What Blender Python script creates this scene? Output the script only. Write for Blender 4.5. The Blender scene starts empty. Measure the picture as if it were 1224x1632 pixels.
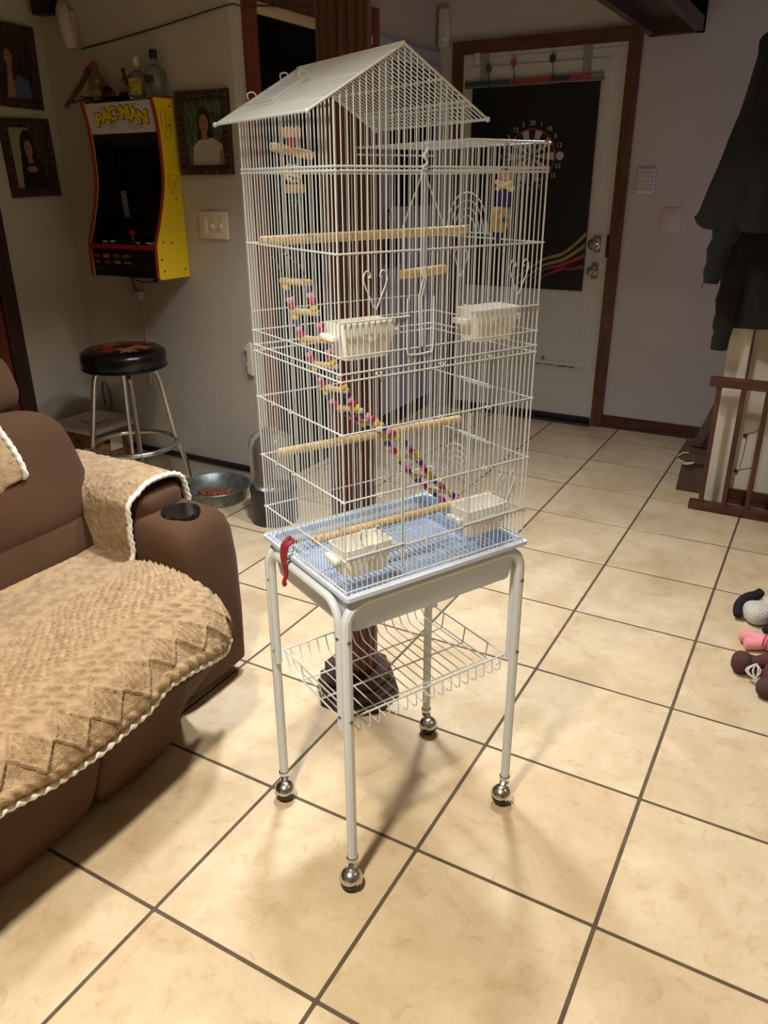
import bpy, bmesh, math, random
from math import sin, cos, pi, radians as R_, sqrt, atan2
from mathutils import Vector, Matrix
random.seed(7)
S = bpy.context.scene
COL = S.collection
# ------------------------------------------------------------------ camera
CAM = Vector((0.5812, -1.1642, 1.3712)); PITCH, ROLL, YAW, FPX = 0.401375, 0.005710, 0.515570, 1235.15
fw = Vector((-sin(YAW)*cos(PITCH), cos(YAW)*cos(PITCH), -sin(PITCH)))
rt = Vector((cos(YAW), sin(YAW), 0)); dn = fw.cross(rt)
r2 = rt*cos(ROLL)+dn*sin(ROLL); d2 = -rt*sin(ROLL)+dn*cos(ROLL)
cd = bpy.data.cameras.new('camera'); cam = bpy.data.objects.new('camera', cd); COL.objects.link(cam)
cd.sensor_fit = 'HORIZONTAL'; cd.sensor_width = 36.0; cd.lens = 36.0*FPX/1224.0; cd.clip_start = 0.02
m = Matrix((r2, -d2, -fw)).transposed().to_4x4(); m.translation = CAM
cam.matrix_world = m; S.camera = cam
# ------------------------------------------------------------------ world, lights, exposure
w = bpy.data.worlds.new('world'); S.world = w; w.use_nodes = True
w.node_tree.nodes['Background'].inputs[0].default_value = (0.02, 0.02, 0.025, 1)
w.node_tree.nodes['Background'].inputs[1].default_value = 1.0
S.view_settings.view_transform = 'Standard'; S.view_settings.look = 'None'
S.view_settings.gamma = 1.0; S.view_settings.use_curve_mapping = False
S.view_settings.exposure = 0.08
def lamp(name, kind, loc, power, col, size=0.3, target=None, spread=None):
    l = bpy.data.lights.new(name, kind); l.energy = power; l.color = col
    if kind == 'AREA': l.shape = 'DISK'; l.size = size
    else: l.shadow_soft_size = size
    if spread and kind == 'AREA': l.spread = spread
    o = bpy.data.objects.new(name, l); COL.objects.link(o); o.location = loc
    if target is not None:
        o.rotation_euler = (Vector(target)-Vector(loc)).to_track_quat('-Z', 'Y').to_euler()
    return o
LAMP_TOP = (-0.62, 0.66, 2.235); LAMP_COOL = (-0.38, 1.12, 2.235); LAMP_WARM = (-0.03, -1.0, 2.235); LAMP_RIGHT = (1.75, 1.05, 2.235)
lamp('cool_ceiling_lamp_light', 'AREA', LAMP_COOL, 13.0, (1.0, 0.95, 0.88), 0.16, spread=R_(120))
lamp('overhead_ceiling_lamp_light', 'AREA', LAMP_TOP, 18.0, (0.86, 0.91, 1.0), 0.2, spread=R_(112))
lamp('warm_ceiling_lamp_light', 'AREA', LAMP_WARM, 26.0, (1.0, 0.92, 0.79), 0.14, spread=R_(115))
lamp('right_ceiling_lamp_light', 'AREA', LAMP_RIGHT, 3.0, (1.0, 0.88, 0.70), 0.2, spread=R_(130))
lamp('blue_hall_lamp_light', 'AREA', (1.5, 2.95, 1.3), 3.0, (0.55, 0.56, 1.0), 0.4, (-0.4, 3.46, 1.9))
# ------------------------------------------------------------------ materials
def lin(c): return tuple(((v/255)/12.92 if v/255 <= 0.04045 else ((v/255+0.055)/1.055)**2.4) for v in c)
MATS = {}
def mat(name, rgb, rough=0.6, metal=0.0, var=0.0, vscale=8.0, rgb2=None, bump=0.0, bscale=60.0, trans=0.0, ior=1.45, stretch=None, spec=0.5, alpha=1.0, emit=None, coat=0.0, sheen=0.0):
    if name in MATS: return MATS[name]
    m = bpy.data.materials.new(name); m.use_nodes = True; nt = m.node_tree; b = nt.nodes['Principled BSDF']
    c = lin(rgb)
    b.inputs['Base Color'].default_value = (*c, 1); b.inputs['Roughness'].default_value = rough
    b.inputs['Metallic'].default_value = metal; b.inputs['Transmission Weight'].default_value = trans
    b.inputs['IOR'].default_value = ior; b.inputs['Specular IOR Level'].default_value = spec
    b.inputs['Alpha'].default_value = alpha; b.inputs['Coat Weight'].default_value = coat
    b.inputs['Sheen Weight'].default_value = sheen
    if emit: b.inputs['Emission Color'].default_value = (*lin(emit[0]), 1); b.inputs['Emission Strength'].default_value = emit[1]
    if var or rgb2 or bump:
        tc = nt.nodes.new('ShaderNodeTexCoord'); mp = nt.nodes.new('ShaderNodeMapping')
        nt.links.new(tc.outputs['Object'], mp.inputs[0])
        if stretch: mp.inputs['Scale'].default_value = stretch
    if var or rgb2:
        n = nt.nodes.new('ShaderNodeTexNoise'); n.inputs['Scale'].default_value = vscale; n.inputs['Detail'].default_value = 5
        nt.links.new(mp.outputs[0], n.inputs['Vector'])
        cr = nt.nodes.new('ShaderNodeValToRGB'); nt.links.new(n.outputs['Fac'], cr.inputs[0])
        c2 = lin(rgb2) if rgb2 else tuple(v*(1-var) for v in c)
        cr.color_ramp.elements[0].position = 0.35; cr.color_ramp.elements[1].position = 0.65
        cr.color_ramp.elements[0].color = (*c2, 1); cr.color_ramp.elements[1].color = (*c, 1)
        nt.links.new(cr.outputs[0], b.inputs['Base Color'])
    if bump:
        n2 = nt.nodes.new('ShaderNodeTexNoise'); n2.inputs['Scale'].default_value = bscale; n2.inputs['Detail'].default_value = 4
        nt.links.new(mp.outputs[0], n2.inputs['Vector'])
        bp = nt.nodes.new('ShaderNodeBump'); bp.inputs['Strength'].default_value = bump; bp.inputs['Distance'].default_value = 0.01
        nt.links.new(n2.outputs['Fac'], bp.inputs['Height']); nt.links.new(bp.outputs[0], b.inputs['Normal'])
    MATS[name] = m; return m
def tile_mat():
    m = bpy.data.materials.new('floor_tile'); m.use_nodes = True; nt = m.node_tree; b = nt.nodes['Principled BSDF']
    g = nt.nodes.new('ShaderNodeNewGeometry'); oi = nt.nodes.new('ShaderNodeObjectInfo')
    ad = nt.nodes.new('ShaderNodeVectorMath'); ad.operation = 'ADD'; sc = nt.nodes.new('ShaderNodeVectorMath'); sc.operation = 'SCALE'
    cb = nt.nodes.new('ShaderNodeCombineXYZ')
    for i in range(3): nt.links.new(oi.outputs['Random'], cb.inputs[i])
    nt.links.new(cb.outputs[0], sc.inputs[0]); sc.inputs['Scale'].default_value = 37.0
    nt.links.new(g.outputs['Position'], ad.inputs[0]); nt.links.new(sc.outputs[0], ad.inputs[1])
    def noise(s, d, r=0.55, dist=0.0):
        n = nt.nodes.new('ShaderNodeTexNoise'); n.inputs['Scale'].default_value = s; n.inputs['Detail'].default_value = d
        n.inputs['Roughness'].default_value = r; n.inputs['Distortion'].default_value = dist
        nt.links.new(ad.outputs[0], n.inputs['Vector']); return n
    n1 = noise(6, 8, 0.62, 0.6); n2 = noise(22, 8, 0.7, 1.0); n3 = noise(2.4, 3)
    r1 = nt.nodes.new('ShaderNodeValToRGB'); nt.links.new(n1.outputs['Fac'], r1.inputs[0])
    e = r1.color_ramp.elements; e[0].position = 0.30; e[0].color = (*lin((205, 183, 146)), 1); e[1].position = 0.66; e[1].color = (*lin((228, 211, 178)), 1)
    r2_ = nt.nodes.new('ShaderNodeValToRGB'); nt.links.new(n2.outputs['Fac'], r2_.inputs[0])
    e = r2_.color_ramp.elements; e[0].position = 0.30; e[0].color = (*lin((226, 208, 186)), 1); e[1].position = 0.47; e[1].color = (1, 1, 1, 1)
    mx = nt.nodes.new('ShaderNodeMix'); mx.data_type = 'RGBA'; mx.blend_type = 'MULTIPLY'; mx.inputs[0].default_value = 0.6
    nt.links.new(r1.outputs[0], mx.inputs[6]); nt.links.new(r2_.outputs[0], mx.inputs[7])
    r3 = nt.nodes.new('ShaderNodeValToRGB'); nt.links.new(n3.outputs['Fac'], r3.inputs[0])
    e = r3.color_ramp.elements; e[0].position = 0.3; e[0].color = (0.86, 0.80, 0.76, 1); e[1].position = 0.7; e[1].color = (1, 1, 1, 1)
    mx2 = nt.nodes.new('ShaderNodeMix'); mx2.data_type = 'RGBA'; mx2.blend_type = 'MULTIPLY'; mx2.inputs[0].default_value = 1.0
    nt.links.new(mx.outputs[2], mx2.inputs[6]); nt.links.new(r3.outputs[0], mx2.inputs[7])
    nt.links.new(mx2.outputs[2], b.inputs['Base Color'])
    b.inputs['Roughness'].default_value = 0.32; b.inputs['Specular IOR Level'].default_value = 0.4; b.inputs['Coat Weight'].default_value = 0.5; b.inputs['Coat Roughness'].default_value = 0.25
    bp = nt.nodes.new('ShaderNodeBump'); bp.inputs['Strength'].default_value = 0.04; bp.inputs['Distance'].default_value = 0.01
    nt.links.new(n2.outputs['Fac'], bp.inputs['Height']); nt.links.new(bp.outputs[0], b.inputs['Normal'])
    return m
# ------------------------------------------------------------------ mesh helpers
XF = {}                                               # top object -> inverse world matrix
class MB:
    def __init__(s): s.v = []; s.f = []
    def add(s, v, f):
        o = len(s.v); s.v += [tuple(p) for p in v]; s.f += [tuple(i+o for i in q) for q in f]; return s
    def box(s, x0, x1, y0, y1, z0, z1):
        v = [(x, y, z) for z in (z0, z1) for y in (y0, y1) for x in (x0, x1)]
        return s.add(v, [(0, 2, 3, 1), (4, 5, 7, 6), (0, 1, 5, 4), (1, 3, 7, 5), (3, 2, 6, 7), (2, 0, 4, 6)])
    def obox(s, c, ax, ay, az):                        # oriented box, half axes
        c, ax, ay, az = map(Vector, (c, ax, ay, az))
        v = [c+ax*i+ay*j+az*k for k in (-1, 1) for j in (-1, 1) for i in (-1, 1)]
        return s.add(v, [(0, 2, 3, 1), (4, 5, 7, 6), (0, 1, 5, 4), (1, 3, 7, 5), (3, 2, 6, 7), (2, 0, 4, 6)])
    def rbox(s, x0, x1, y0, y1, z0, z1, r=0.01, seg=2):
        bm = bmesh.new(); bmesh.ops.create_cube(bm, size=1)
        for v in bm.verts:
            v.co = Vector(((x0+x1)/2+v.co.x*(x1-x0), (y0+y1)/2+v.co.y*(y1-y0), (z0+z1)/2+v.co.z*(z1-z0)))
        bmesh.ops.bevel(bm, geom=bm.edges[:], offset=r, segments=seg, affect='EDGES', profile=0.5)
        bm.verts.index_update(); s.add([v.co for v in bm.verts], [[q.index for q in f.verts] for f in bm.faces]); bm.free(); return s
    def tube(s, pts, r, n=6, closed=False, cap=True, twist=None):
        pts = [Vector(p) for p in pts]; N = len(pts); rr = r if isinstance(r, (list, tuple)) else [r]*N
        T = []
        for i in range(N):
            a = pts[(i-1) % N] if (closed or i > 0) else pts[0]; b = pts[(i+1) % N] if (closed or i < N-1) else pts[-1]
            t = (b-a); T.append(t.normalized() if t.length > 1e-9 else Vector((0, 0, 1)))
        u = T[0].orthogonal().normalized(); v = []
        for i in range(N):
            u = (u-T[i]*u.dot(T[i]));  u = u.normalized() if u.length > 1e-6 else T[i].orthogonal().normalized()
            wv = T[i].cross(u)
            for k in range(n):
                a = 2*pi*k/n; q = rr[i]*(1 if not twist else twist(i, a)); v.append(pts[i]+(u*cos(a)+wv*sin(a))*q)
        f = [(i*n+k, i*n+(k+1) % n, ((i+1) % N)*n+(k+1) % n, ((i+1) % N)*n+k) for i in range(N if closed else N-1) for k in range(n)]
        if cap and not closed: f += [tuple(range(n))[::-1], tuple((N-1)*n+k for k in range(n))]
        return s.add(v, f)
    def lathe(s, prof, c=(0, 0, 0), n=24, axis='Z', sx=1, sy=1):
        v = []; 
        for r, z in prof:
            for k in range(n):
                a = 2*pi*k/n; p = (r*cos(a)*sx, r*sin(a)*sy, z)
                if axis == 'Y': p = (p[0], -p[2], p[1])
                elif axis == 'X': p = (p[2], p[0], p[1])
                v.append((c[0]+p[0], c[1]+p[1], c[2]+p[2]))
        m = len(prof); f = [(i*n+k, i*n+(k+1) % n, (i+1)*n+(k+1) % n, (i+1)*n+k) for i in range(m-1) for k in range(n)]
        if prof[0][0] > 1e-6: f.append(tuple(range(n))[::-1])
        if prof[-1][0] > 1e-6: f.append(tuple((m-1)*n+k for k in range(n)))
        return s.add(v, f)
    def ball(s, c, r, n=10, m=7, sx=1, sy=1, sz=1):
        v = []; f = []
        for i in range(m+1):
            t = pi*i/m
            for k in range(n):
                a = 2*pi*k/n; v.append((c[0]+r*sx*sin(t)*cos(a), c[1]+r*sy*sin(t)*sin(a), c[2]+r*sz*cos(t)))
        f = [(i*n+k, (i+1)*n+k, (i+1)*n+(k+1) % n, i*n+(k+1) % n) for i in range(m) for k in range(n)]
        return s.add(v, f)
    def super(s, c, a, e1=0.4, e2=0.4, n=40, m=24, M=None, fn=None):   # superellipsoid cushion
        def p(x, e): return (abs(x)**e)*(1 if x >= 0 else -1)
        v = []
        for i in range(m+1):
            t = -pi/2+pi*i/m
            for k in range(n):
                q = 2*pi*k/n
                P = Vector((a[0]*p(cos(t), e1)*p(cos(q), e2), a[1]*p(cos(t), e1)*p(sin(q), e2), a[2]*p(sin(t), e1)))
                if fn: P = fn(P)
                if M: P = M @ P
                v.append(P+Vector(c))
        f = [(i*n+k, i*n+(k+1) % n, (i+1)*n+(k+1) % n, (i+1)*n+k) for i in range(m) for k in range(n)]
        return s.add(v, f)
    def prism(s, poly, fn, t0, t1):                     # fn(a,b,t)->xyz
        n = len(poly); v = [fn(a, b, t0) for a, b in poly]+[fn(a, b, t1) for a, b in poly]
        return s.add(v, [tuple(range(n))[::-1], tuple(range(n, 2*n))]+[(i, (i+1) % n, n+(i+1) % n, n+i) for i in range(n)])
    def loft(s, rings, cap0=True, cap1=True):
        n = len(rings[0]); v = [p for r in rings for p in r]; m = len(rings)
        f = [(i*n+k, i*n+(k+1) % n, (i+1)*n+(k+1) % n, (i+1)*n+k) for i in range(m-1) for k in range(n)]
        if cap0: f.append(tuple(range(n))[::-1])
        if cap1: f.append(tuple((m-1)*n+k for k in range(n)))
        return s.add(v, f)
    def grid(s, fn, nu, nv):
        v = [fn(i/nu, j/nv) for j in range(nv+1) for i in range(nu+1)]
        return s.add(v, [(j*(nu+1)+i, j*(nu+1)+i+1, (j+1)*(nu+1)+i+1, (j+1)*(nu+1)+i) for j in range(nv) for i in range(nu)])
    def mesh(s, name, m, smooth=35, M=None):
        me = bpy.data.meshes.new(name); me.from_pydata(s.v, [], s.f)
        if M is not None: me.transform(M)
        bm = bmesh.new(); bm.from_mesh(me); bmesh.ops.remove_doubles(bm, verts=bm.verts, dist=1e-6)
        bmesh.ops.recalc_face_normals(bm, faces=bm.faces); bm.to_mesh(me); bm.free()
        me.materials.append(m)
        if smooth:
            me.polygons.foreach_set('use_smooth', [True]*len(me.polygons)); me.set_sharp_from_angle(angle=R_(smooth))
        me.update(); return me
    def build(s, name, m, parent=None, smooth=35, world=True, origin=None):
        top = parent
        while top is not None and top.parent is not None: top = top.parent
        M = XF.get(top.name) if (top is not None and world) else None
        if parent is None:
            if origin is None:
                xs = [p[0] for p in s.v]; ys = [p[1] for p in s.v]; zs = [p[2] for p in s.v]
                origin = ((min(xs)+max(xs))/2, (min(ys)+max(ys))/2, min(zs))
            M = Matrix.Translation(-Vector(origin))
        me = s.mesh(name, m, smooth, M)
        o = bpy.data.objects.new(name, me); COL.objects.link(o)
        if parent is not None: o.parent = parent
        else: o.location = origin; XF[o.name] = M
        return o
def tag(o, label, cat, group=None):
    o['label'] = label; o['category'] = cat
    if group: o['group'] = group
    return o
def thing(name, label, cat, loc=(0, 0, 0), rz=0.0, group=None):
    o = bpy.data.objects.new(name, None); COL.objects.link(o); o.location = loc; o.rotation_euler = (0, 0, rz)
    o.empty_display_size = 0.05
    XF[o.name] = (Matrix.Translation(Vector(loc)) @ Matrix.Rotation(rz, 4, 'Z')).inverted()
    return tag(o, label, cat, group)
def struct(o, label=None):
    o['kind'] = 'structure'
    if label: o['label'] = label
    return o
def inst(name, me, parent, loc, rot=None, scale=None):
    o = bpy.data.objects.new(name, me); COL.objects.link(o); o.parent = parent; o.location = loc
    if rot is not None: o.rotation_mode = 'QUATERNION'; o.rotation_quaternion = rot
    if scale: o.scale = scale
    return o
def text(s, size, shear=0.0, space=1.0, bold=0.0):
    c = bpy.data.curves.new('lettering', 'FONT'); c.body = s; c.size = size; c.align_x = 'CENTER'; c.align_y = 'CENTER'
    c.offset = bold; c.shear = shear; c.space_character = space; c.extrude = 0.0008; c.resolution_u = 3
    o = bpy.data.objects.new('lettering_tmp', c); COL.objects.link(o)
    dg = bpy.context.evaluated_depsgraph_get(); me = bpy.data.meshes.new_from_object(o.evaluated_get(dg))
    v = [tuple(p.co) for p in me.vertices]; f = [tuple(p.vertices) for p in me.polygons]
    bpy.data.objects.remove(o); bpy.data.curves.remove(c); bpy.data.meshes.remove(me); return v, f
def rrect(w, d, r, z, n=4, c=(0, 0)):
    out = []
    for sx, sy, a0 in ((1, 1, 0), (-1, 1, pi/2), (-1, -1, pi), (1, -1, 1.5*pi)):
        for k in range(n+1):
            a = a0+pi/2*k/n; out.append((c[0]+sx*(w/2-r)+r*cos(a), c[1]+sy*(d/2-r)+r*sin(a), z))
    return out
def smoothpath(pts, n=8, closed=False):
    P = [Vector(p) for p in pts]; out = []; N = len(P)
    for i in range(N if closed else N-1):
        g = (lambda k: P[k % N]) if closed else (lambda k: P[min(max(k, 0), N-1)])
        a, b, c, d = g(i-1), g(i), g(i+1), g(i+2)
        for k in range(n):
            t = k/n; out.append(0.5*((2*b)+(c-a)*t+(2*a-5*b+4*c-d)*t*t+(3*b-a-3*c+d)*t**3))
    if not closed: out.append(P[-1])
    return out
def interp(x, tab):
    if x <= tab[0][0]: return tab[0][1]
    for (a, b), (c, d) in zip(tab, tab[1:]):
        if x <= c: return b+(d-b)*(x-a)/(c-a)
    return tab[-1][1]
# ------------------------------------------------------------------ the setting
PAINT = mat('wall_paint', (188, 180, 166), 0.75, var=0.07, vscale=2.2, bump=0.15, bscale=40)
PAINT2 = mat('wall_paint_white', (200, 194, 190), 0.7, var=0.08, vscale=1.6, bump=0.25, bscale=14)
CEIL = mat('ceiling_paint', (205, 195, 178), 0.85, var=0.05)
GROUT = mat('grout', (98, 84, 66), 0.9, var=0.25, vscale=30)
BLACKRUB = mat('black_vinyl', (22, 22, 24), 0.45)
TRIMW = mat('door_trim_wood', (104, 66, 44), 0.5, rgb2=(80, 48, 32), vscale=9, stretch=(4, 4, 0.5), bump=0.1)
TRIMH = mat('door_head_wood', (104, 66, 44), 0.5, rgb2=(80, 48, 32), vscale=9, stretch=(0.5, 4, 4), bump=0.1)
BROWNW = mat('brown_stained_wood', (92, 52, 36), 0.45, rgb2=(66, 36, 26), vscale=8, stretch=(0.6, 5, 5), bump=0.1)
BROWNV = mat('brown_stained_upright_wood', (96, 58, 42), 0.45, rgb2=(66, 38, 28), vscale=8, stretch=(5, 5, 0.6), bump=0.1)
WHITEP = mat('white_door_paint', (206, 205, 200), 0.5, var=0.08, vscale=3, bump=0.05, bscale=30)
CHROME = mat('chrome', (222, 222, 222), 0.22, 1.0)
BRASS = mat('aged_chrome', (176, 170, 160), 0.25, 1.0)
X0, XS, X1, Y0, YB, YF, ZC = -2.735, -1.66, 2.3, -2.6, 1.6, 3.456, 2.30
b = MB(); b.box(X0-.1, X1+.1, Y0-.1, YF+.1, -0.06, -0.0013); floor = struct(b.build('floor', GROUT, smooth=None), 'dark grout bed under the beige ceramic tiles')
TILE = tile_mat(); TM = {}
def tile_mesh(w, d):
    k = (round(w, 3), round(d, 3))
    if k not in TM:
        t = MB(); h = 0.0006
        t.loft([rrect(w, d, .002, -.0012, 1), rrect(w, d, .002, -h, 1), rrect(w-2*h, d-2*h, .002, 0, 1)], cap0=False)
        TM[k] = t.mesh('tile', TILE, None)
    return TM[k]
FO = Vector(floor.location)
for i in range(-7, 6):
    for j in range(-7, 9):
        x0, x1, y0, y1 = i*.4+.0042, i*.4+.4-.0042, j*.4+.0042, j*.4+.4-.0042
        lx = X0 if y1 < YB+.01 else XS
        x0 = max(x0, lx); x1 = min(x1, X1); y0 = max(y0, Y0); y1 = min(y1, YF)
        if x1-x0 < .02 or y1-y0 < .02: continue
        inst('tile', tile_mesh(x1-x0, y1-y0), floor, Vector(((x0+x1)/2, (y0+y1)/2, 0.0002*random.random()))-FO)
def wall(name, x0, x1, y0, y1, z0, z1, m, label):
    bb = MB(); bb.box(x0, x1, y0, y1, z0, z1); return struct(bb.build(name, m, smooth=None), label)
wall('wall_left', X0-.1, X0, Y0-.1, YB+.1, -.0013, ZC, PAINT, 'greige wall with the two portrait frames')
wall('wall_back', X0, XS, YB, YB+.12, -.0013, ZC, PAINT, 'greige wall carrying the small arcade cabinet')
wall('wall_side', XS-.12, XS, YB+.12, YF+.1, -.0013, ZC, PAINT, 'recessed side wall with the dark glass door')
wall('wall_far', XS, X1+.1, YF, YF+.1, -.0013, ZC, PAINT2, 'white plaster wall around the back door')
wall('wall_right', X1, X1+.1, Y0-.1, YF, -.0013, ZC, PAINT, 'painted wall out to the right')
wall('wall_near', X0-.1, X1+.1, Y0-.1, Y0, -.0013, ZC, PAINT, 'painted wall behind the viewer')
wall('ceiling', X0-.1, X1+.1, Y0-.1, YF+.1, ZC, ZC+.06, CEIL, 'cream painted ceiling')
# wooden boxed beam with a recessed underside, meeting the far wall
b = MB(); bx0, bx1, bz = -.475, -.215, 2.043
b.box(bx0, bx0+.035, 1.5, YF, bz, ZC); b.box(bx1-.035, bx1, 1.5, YF, bz, ZC); b.box(bx0, bx1, YF-.05, YF, bz, ZC); b.box(bx0, bx1, 1.5, 1.55, bz, ZC)
b.box(bx0, bx1, 1.5, YF, bz+.06, ZC)
struct(b.build('trim_1', mat('beam_wood', (84, 58, 50), .45, rgb2=(62, 40, 35), vscale=7, stretch=(5, .6, 5)), smooth=None), 'dark wooden boxed ceiling beam')
# baseboards
b = MB(); b.box(-.51, .33, YF-.016, YF, 0.0005, .062); b.box(-.51, .33, YF-.022, YF, 0.0005, .02); b.box(-.51, .33, YF-.012, YF, .062, .072)
struct(b.build('baseboard_far', BROWNW, smooth=None), 'reddish brown wooden baseboard')
b = MB(); b.box(X0, XS, YB-.012, YB, .0005, .09)
struct(b.build('baseboard_back', mat('plinth_paint', (188, 180, 166), .6, var=.15, vscale=6), smooth=None), 'painted plinth below the black strip')
b = MB(); b.rbox(X0, XS, YB-.018, YB-.0005, .088, .116, .005); struct(b.build('trim_2', BLACKRUB), 'thin black strip along the wall')
b = MB(); b.rbox(XS, XS+.014, YB+.02, YF-.015, .0005, .085, .004); struct(b.build('baseboard_side', BLACKRUB), 'black vinyl baseboard')
# door_1: white back door with wooden frame
d1 = bpy.data.objects.new('door_1', None); COL.objects.link(d1); d1.location = (-1.03, YF, 0); XF['door_1'] = Matrix.Translation((1.03, -YF, 0)); struct(d1, 'white panelled back door in a brown wooden frame')
lx0, lx1, lz1 = -1.49, -.572, 2.032
b = MB(); b.box(lx0, lx1, YF-.02, YF-.0005, .04, lz1); leaf = b.build('door_leaf', WHITEP, d1, smooth=None)
def frame_rect(x0, x1, z0, z1, t, y, dpt, mname='moulding', par=leaf, mm=WHITEP):
    q = MB()
    q.box(x0, x1, y-dpt, y, z0, z0+t); q.box(x0, x1, y-dpt, y, z1-t, z1); q.box(x0, x0+t, y-dpt, y, z0+t, z1-t); q.box(x1-t, x1, y-dpt, y, z0+t, z1-t)
    return q.build(mname, mm, par, smooth=None)
frame_rect(-1.44, -.655, .35, 1.965, .022, YF-.02, .008); frame_rect(-1.475, -.59, .32, 2.01, .008, YF-.02, .004)
b = MB(); b.box(-1.44, -.63, YF-.024, YF-.02, .336, .346); b.build('kick_ridge', WHITEP, leaf, smooth=None)
PEEL = mat('peeled_paint', (150, 116, 84), .8, var=.4, vscale=60)
b = MB()
for cx, cz, wd, hh in ((-.9, .372, .012, .05), (-.86, .35, .05, .014), (-.78, .345, .04, .012), (-.93, .347, .02, .014), (-.72, .343, .02, .008)):
    pts = [(cx+wd*cos(2*pi*k/9)*(0.7+.5*random.random()), cz+hh/2*sin(2*pi*k/9)*(0.7+.5*random.random())) for k in range(9)]
    b.prism(pts, lambda a, c, t: (a, t, c), YF-.0262, YF-.0242)
b.build('paint_chip', PEEL, leaf, smooth=None)
fr = MB(); fr.box(-1.557, lx0, YF-.032, YF-.0005, .0005, 2.098); fr.box(lx1, -.507, YF-.032, YF-.0005, .0005, 2.098); fr.build('door_jamb', TRIMW, d1, smooth=None)
fr = MB(); fr.box(lx0, lx1, YF-.032, YF-.0005, 2.034, 2.098); fr.build('door_head', TRIMH, d1, smooth=None)
b = MB(); b.rbox(lx0+.01, lx1-.01, YF-.035, YF-.02, .012, .05, .004); b.build('door_sweep', BLACKRUB, d1)
b = MB(); b.box(lx0, lx1, YF-.06, YF-.02, .0008, .012); b.build('threshold', mat('dark_threshold', (60, 52, 46), .6), d1, smooth=None)
for zz, rr in ((1.05, .03), (.905, .024)):
    b = MB(); b.box(-.676, -.616, YF-.024, YF-.0195, zz-.045, zz+.045); pl = b.build('lock_plate', BRASS, d1, smooth=None)
    b = MB(); b.lathe([(rr, 0), (rr, .008), (rr*.45, .014), (rr*.42, .03), (rr*.95, .04), (rr, .052), (rr*.7, .062), (0, .064)], (-.645, YF-.024, zz), 20, 'Y'); b.build('door_knob' if zz > 1 else 'deadbolt', BRASS, pl)
b = MB(); b.box(-.582, -.567, YF-.036, YF-.03, .98, 1.1); b.build('strike_plate', mat('dark_metal', (50, 44, 40), .5, .6), d1, smooth=None)
# door_2: patio door, wood frame, dark night glass
d2_ = bpy.data.objects.new('door_2', None); COL.objects.link(d2_); d2_.location = (XS, 2.2, 0); XF['door_2'] = Matrix.Translation((-XS, -2.2, 0)); struct(d2_, 'dark glass patio door in a brown frame')
b = MB(); b.box(XS+.001, XS+.025, 1.672, 1.742, .0008, 2.16); b.box(XS+.001, XS+.025, 2.66, 2.73, .0008, 2.16); b.build('door_jamb', mat('jamb_wood', (124, 66, 40), .45, rgb2=(96, 46, 28), vscale=9, stretch=(5, 5, .5)), d2_, smooth=None)
b = MB(); b.box(XS+.001, XS+.025, 1.742, 2.66, 2.04, 2.16); b.build('door_head', TRIMW, d2_, smooth=None)
b = MB(); b.rbox(XS+.001, XS+.03, 1.742, 2.66, 2.0, 2.04, .006); b.build('blind_rail', mat('cream_rail', (190, 172, 140), .6), d2_)
NIGHT = mat('night_glass', (9, 9, 10), .2, spec=.12)
b = MB(); b.box(XS+.001, XS+.008, 1.742, 2.66, .03, 2.0); b.build('glass_pane', NIGHT, d2_, smooth=None)
b = MB(); b.box(XS+.008, XS+.016, 2.17, 2.2, .03, 2.0); b.box(XS+.008, XS+.016, 1.742, 2.66, .03, .09); b.build('sash', mat('black_sash', (16, 15, 14), .5), d2_, smooth=None)
# door_3: white half-glazed door beside it
d3 = bpy.data.objects.new('door_3', None); COL.objects.link(d3); d3.location = (XS, 3.08, 0); XF['door_3'] = Matrix.Translation((-XS, -3.08, 0)); struct(d3, 'pale door with a dark window above')
LEAF3 = mat('pale_blue_door_paint', (176, 176, 196), .55, var=.06)
b = MB(); b.box(XS+.001, XS+.02, 2.735, 3.43, .09, 2.05); lf = b.build('door_leaf', LEAF3, d3, smooth=None)
b = MB(); b.box(XS+.02, XS+.026, 2.82, 3.38, 1.25, 1.96); b.build('glass_pane', NIGHT, lf, smooth=None)
frame_rect(0, 0, 0, 0, 0, 0, 0) if False else None
b = MB()
for (a0, a1, z0, z1) in ((2.8, 3.4, 1.23, 1.25), (2.8, 3.4, 1.96, 1.98), (2.8, 2.82, 1.25, 1.96), (3.38, 3.4, 1.25, 1.96)): b.box(XS+.02, XS+.032, a0, a1, z0, z1)
b.build('glazing_bead', LEAF3, lf, smooth=None)
b = MB(); b.lathe([(.02, 0), (.012, .02), (.024, .04), (0, .055)], (XS+.02, 2.79, 1.0), 14, 'X'); b.build('door_knob', BRASS, d3)
# door_4: wood door at the far left, on the left wall
d4 = bpy.data.objects.new('door_4', None); COL.objects.link(d4); d4.location = (X0, .75, 0); XF['door_4'] = Matrix.Translation((-X0, -.75, 0)); struct(d4, 'reddish wooden door with dark trim at the left')
b = MB(); b.box(X0+.0005, X0+.03, 1.13, 1.209, .0008, 1.56); b.box(X0+.0005, X0+.03, .28, .36, .0008, 1.56); b.box(X0+.0005, X0+.03, .36, 1.13, 1.48, 1.56); b.build('door_jamb', mat('dark_jamb', (58, 32, 20), .5, rgb2=(40, 22, 14), vscale=9, stretch=(5, 5, .5)), d4, smooth=None)
b = MB(); b.box(X0+.0005, X0+.015, .36, 1.13, .01, 1.48); b.build('door_leaf', mat('red_wood', (112, 52, 30), .4, rgb2=(84, 36, 22), vscale=7, stretch=(5, 5, .5)), d4, smooth=None)
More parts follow.
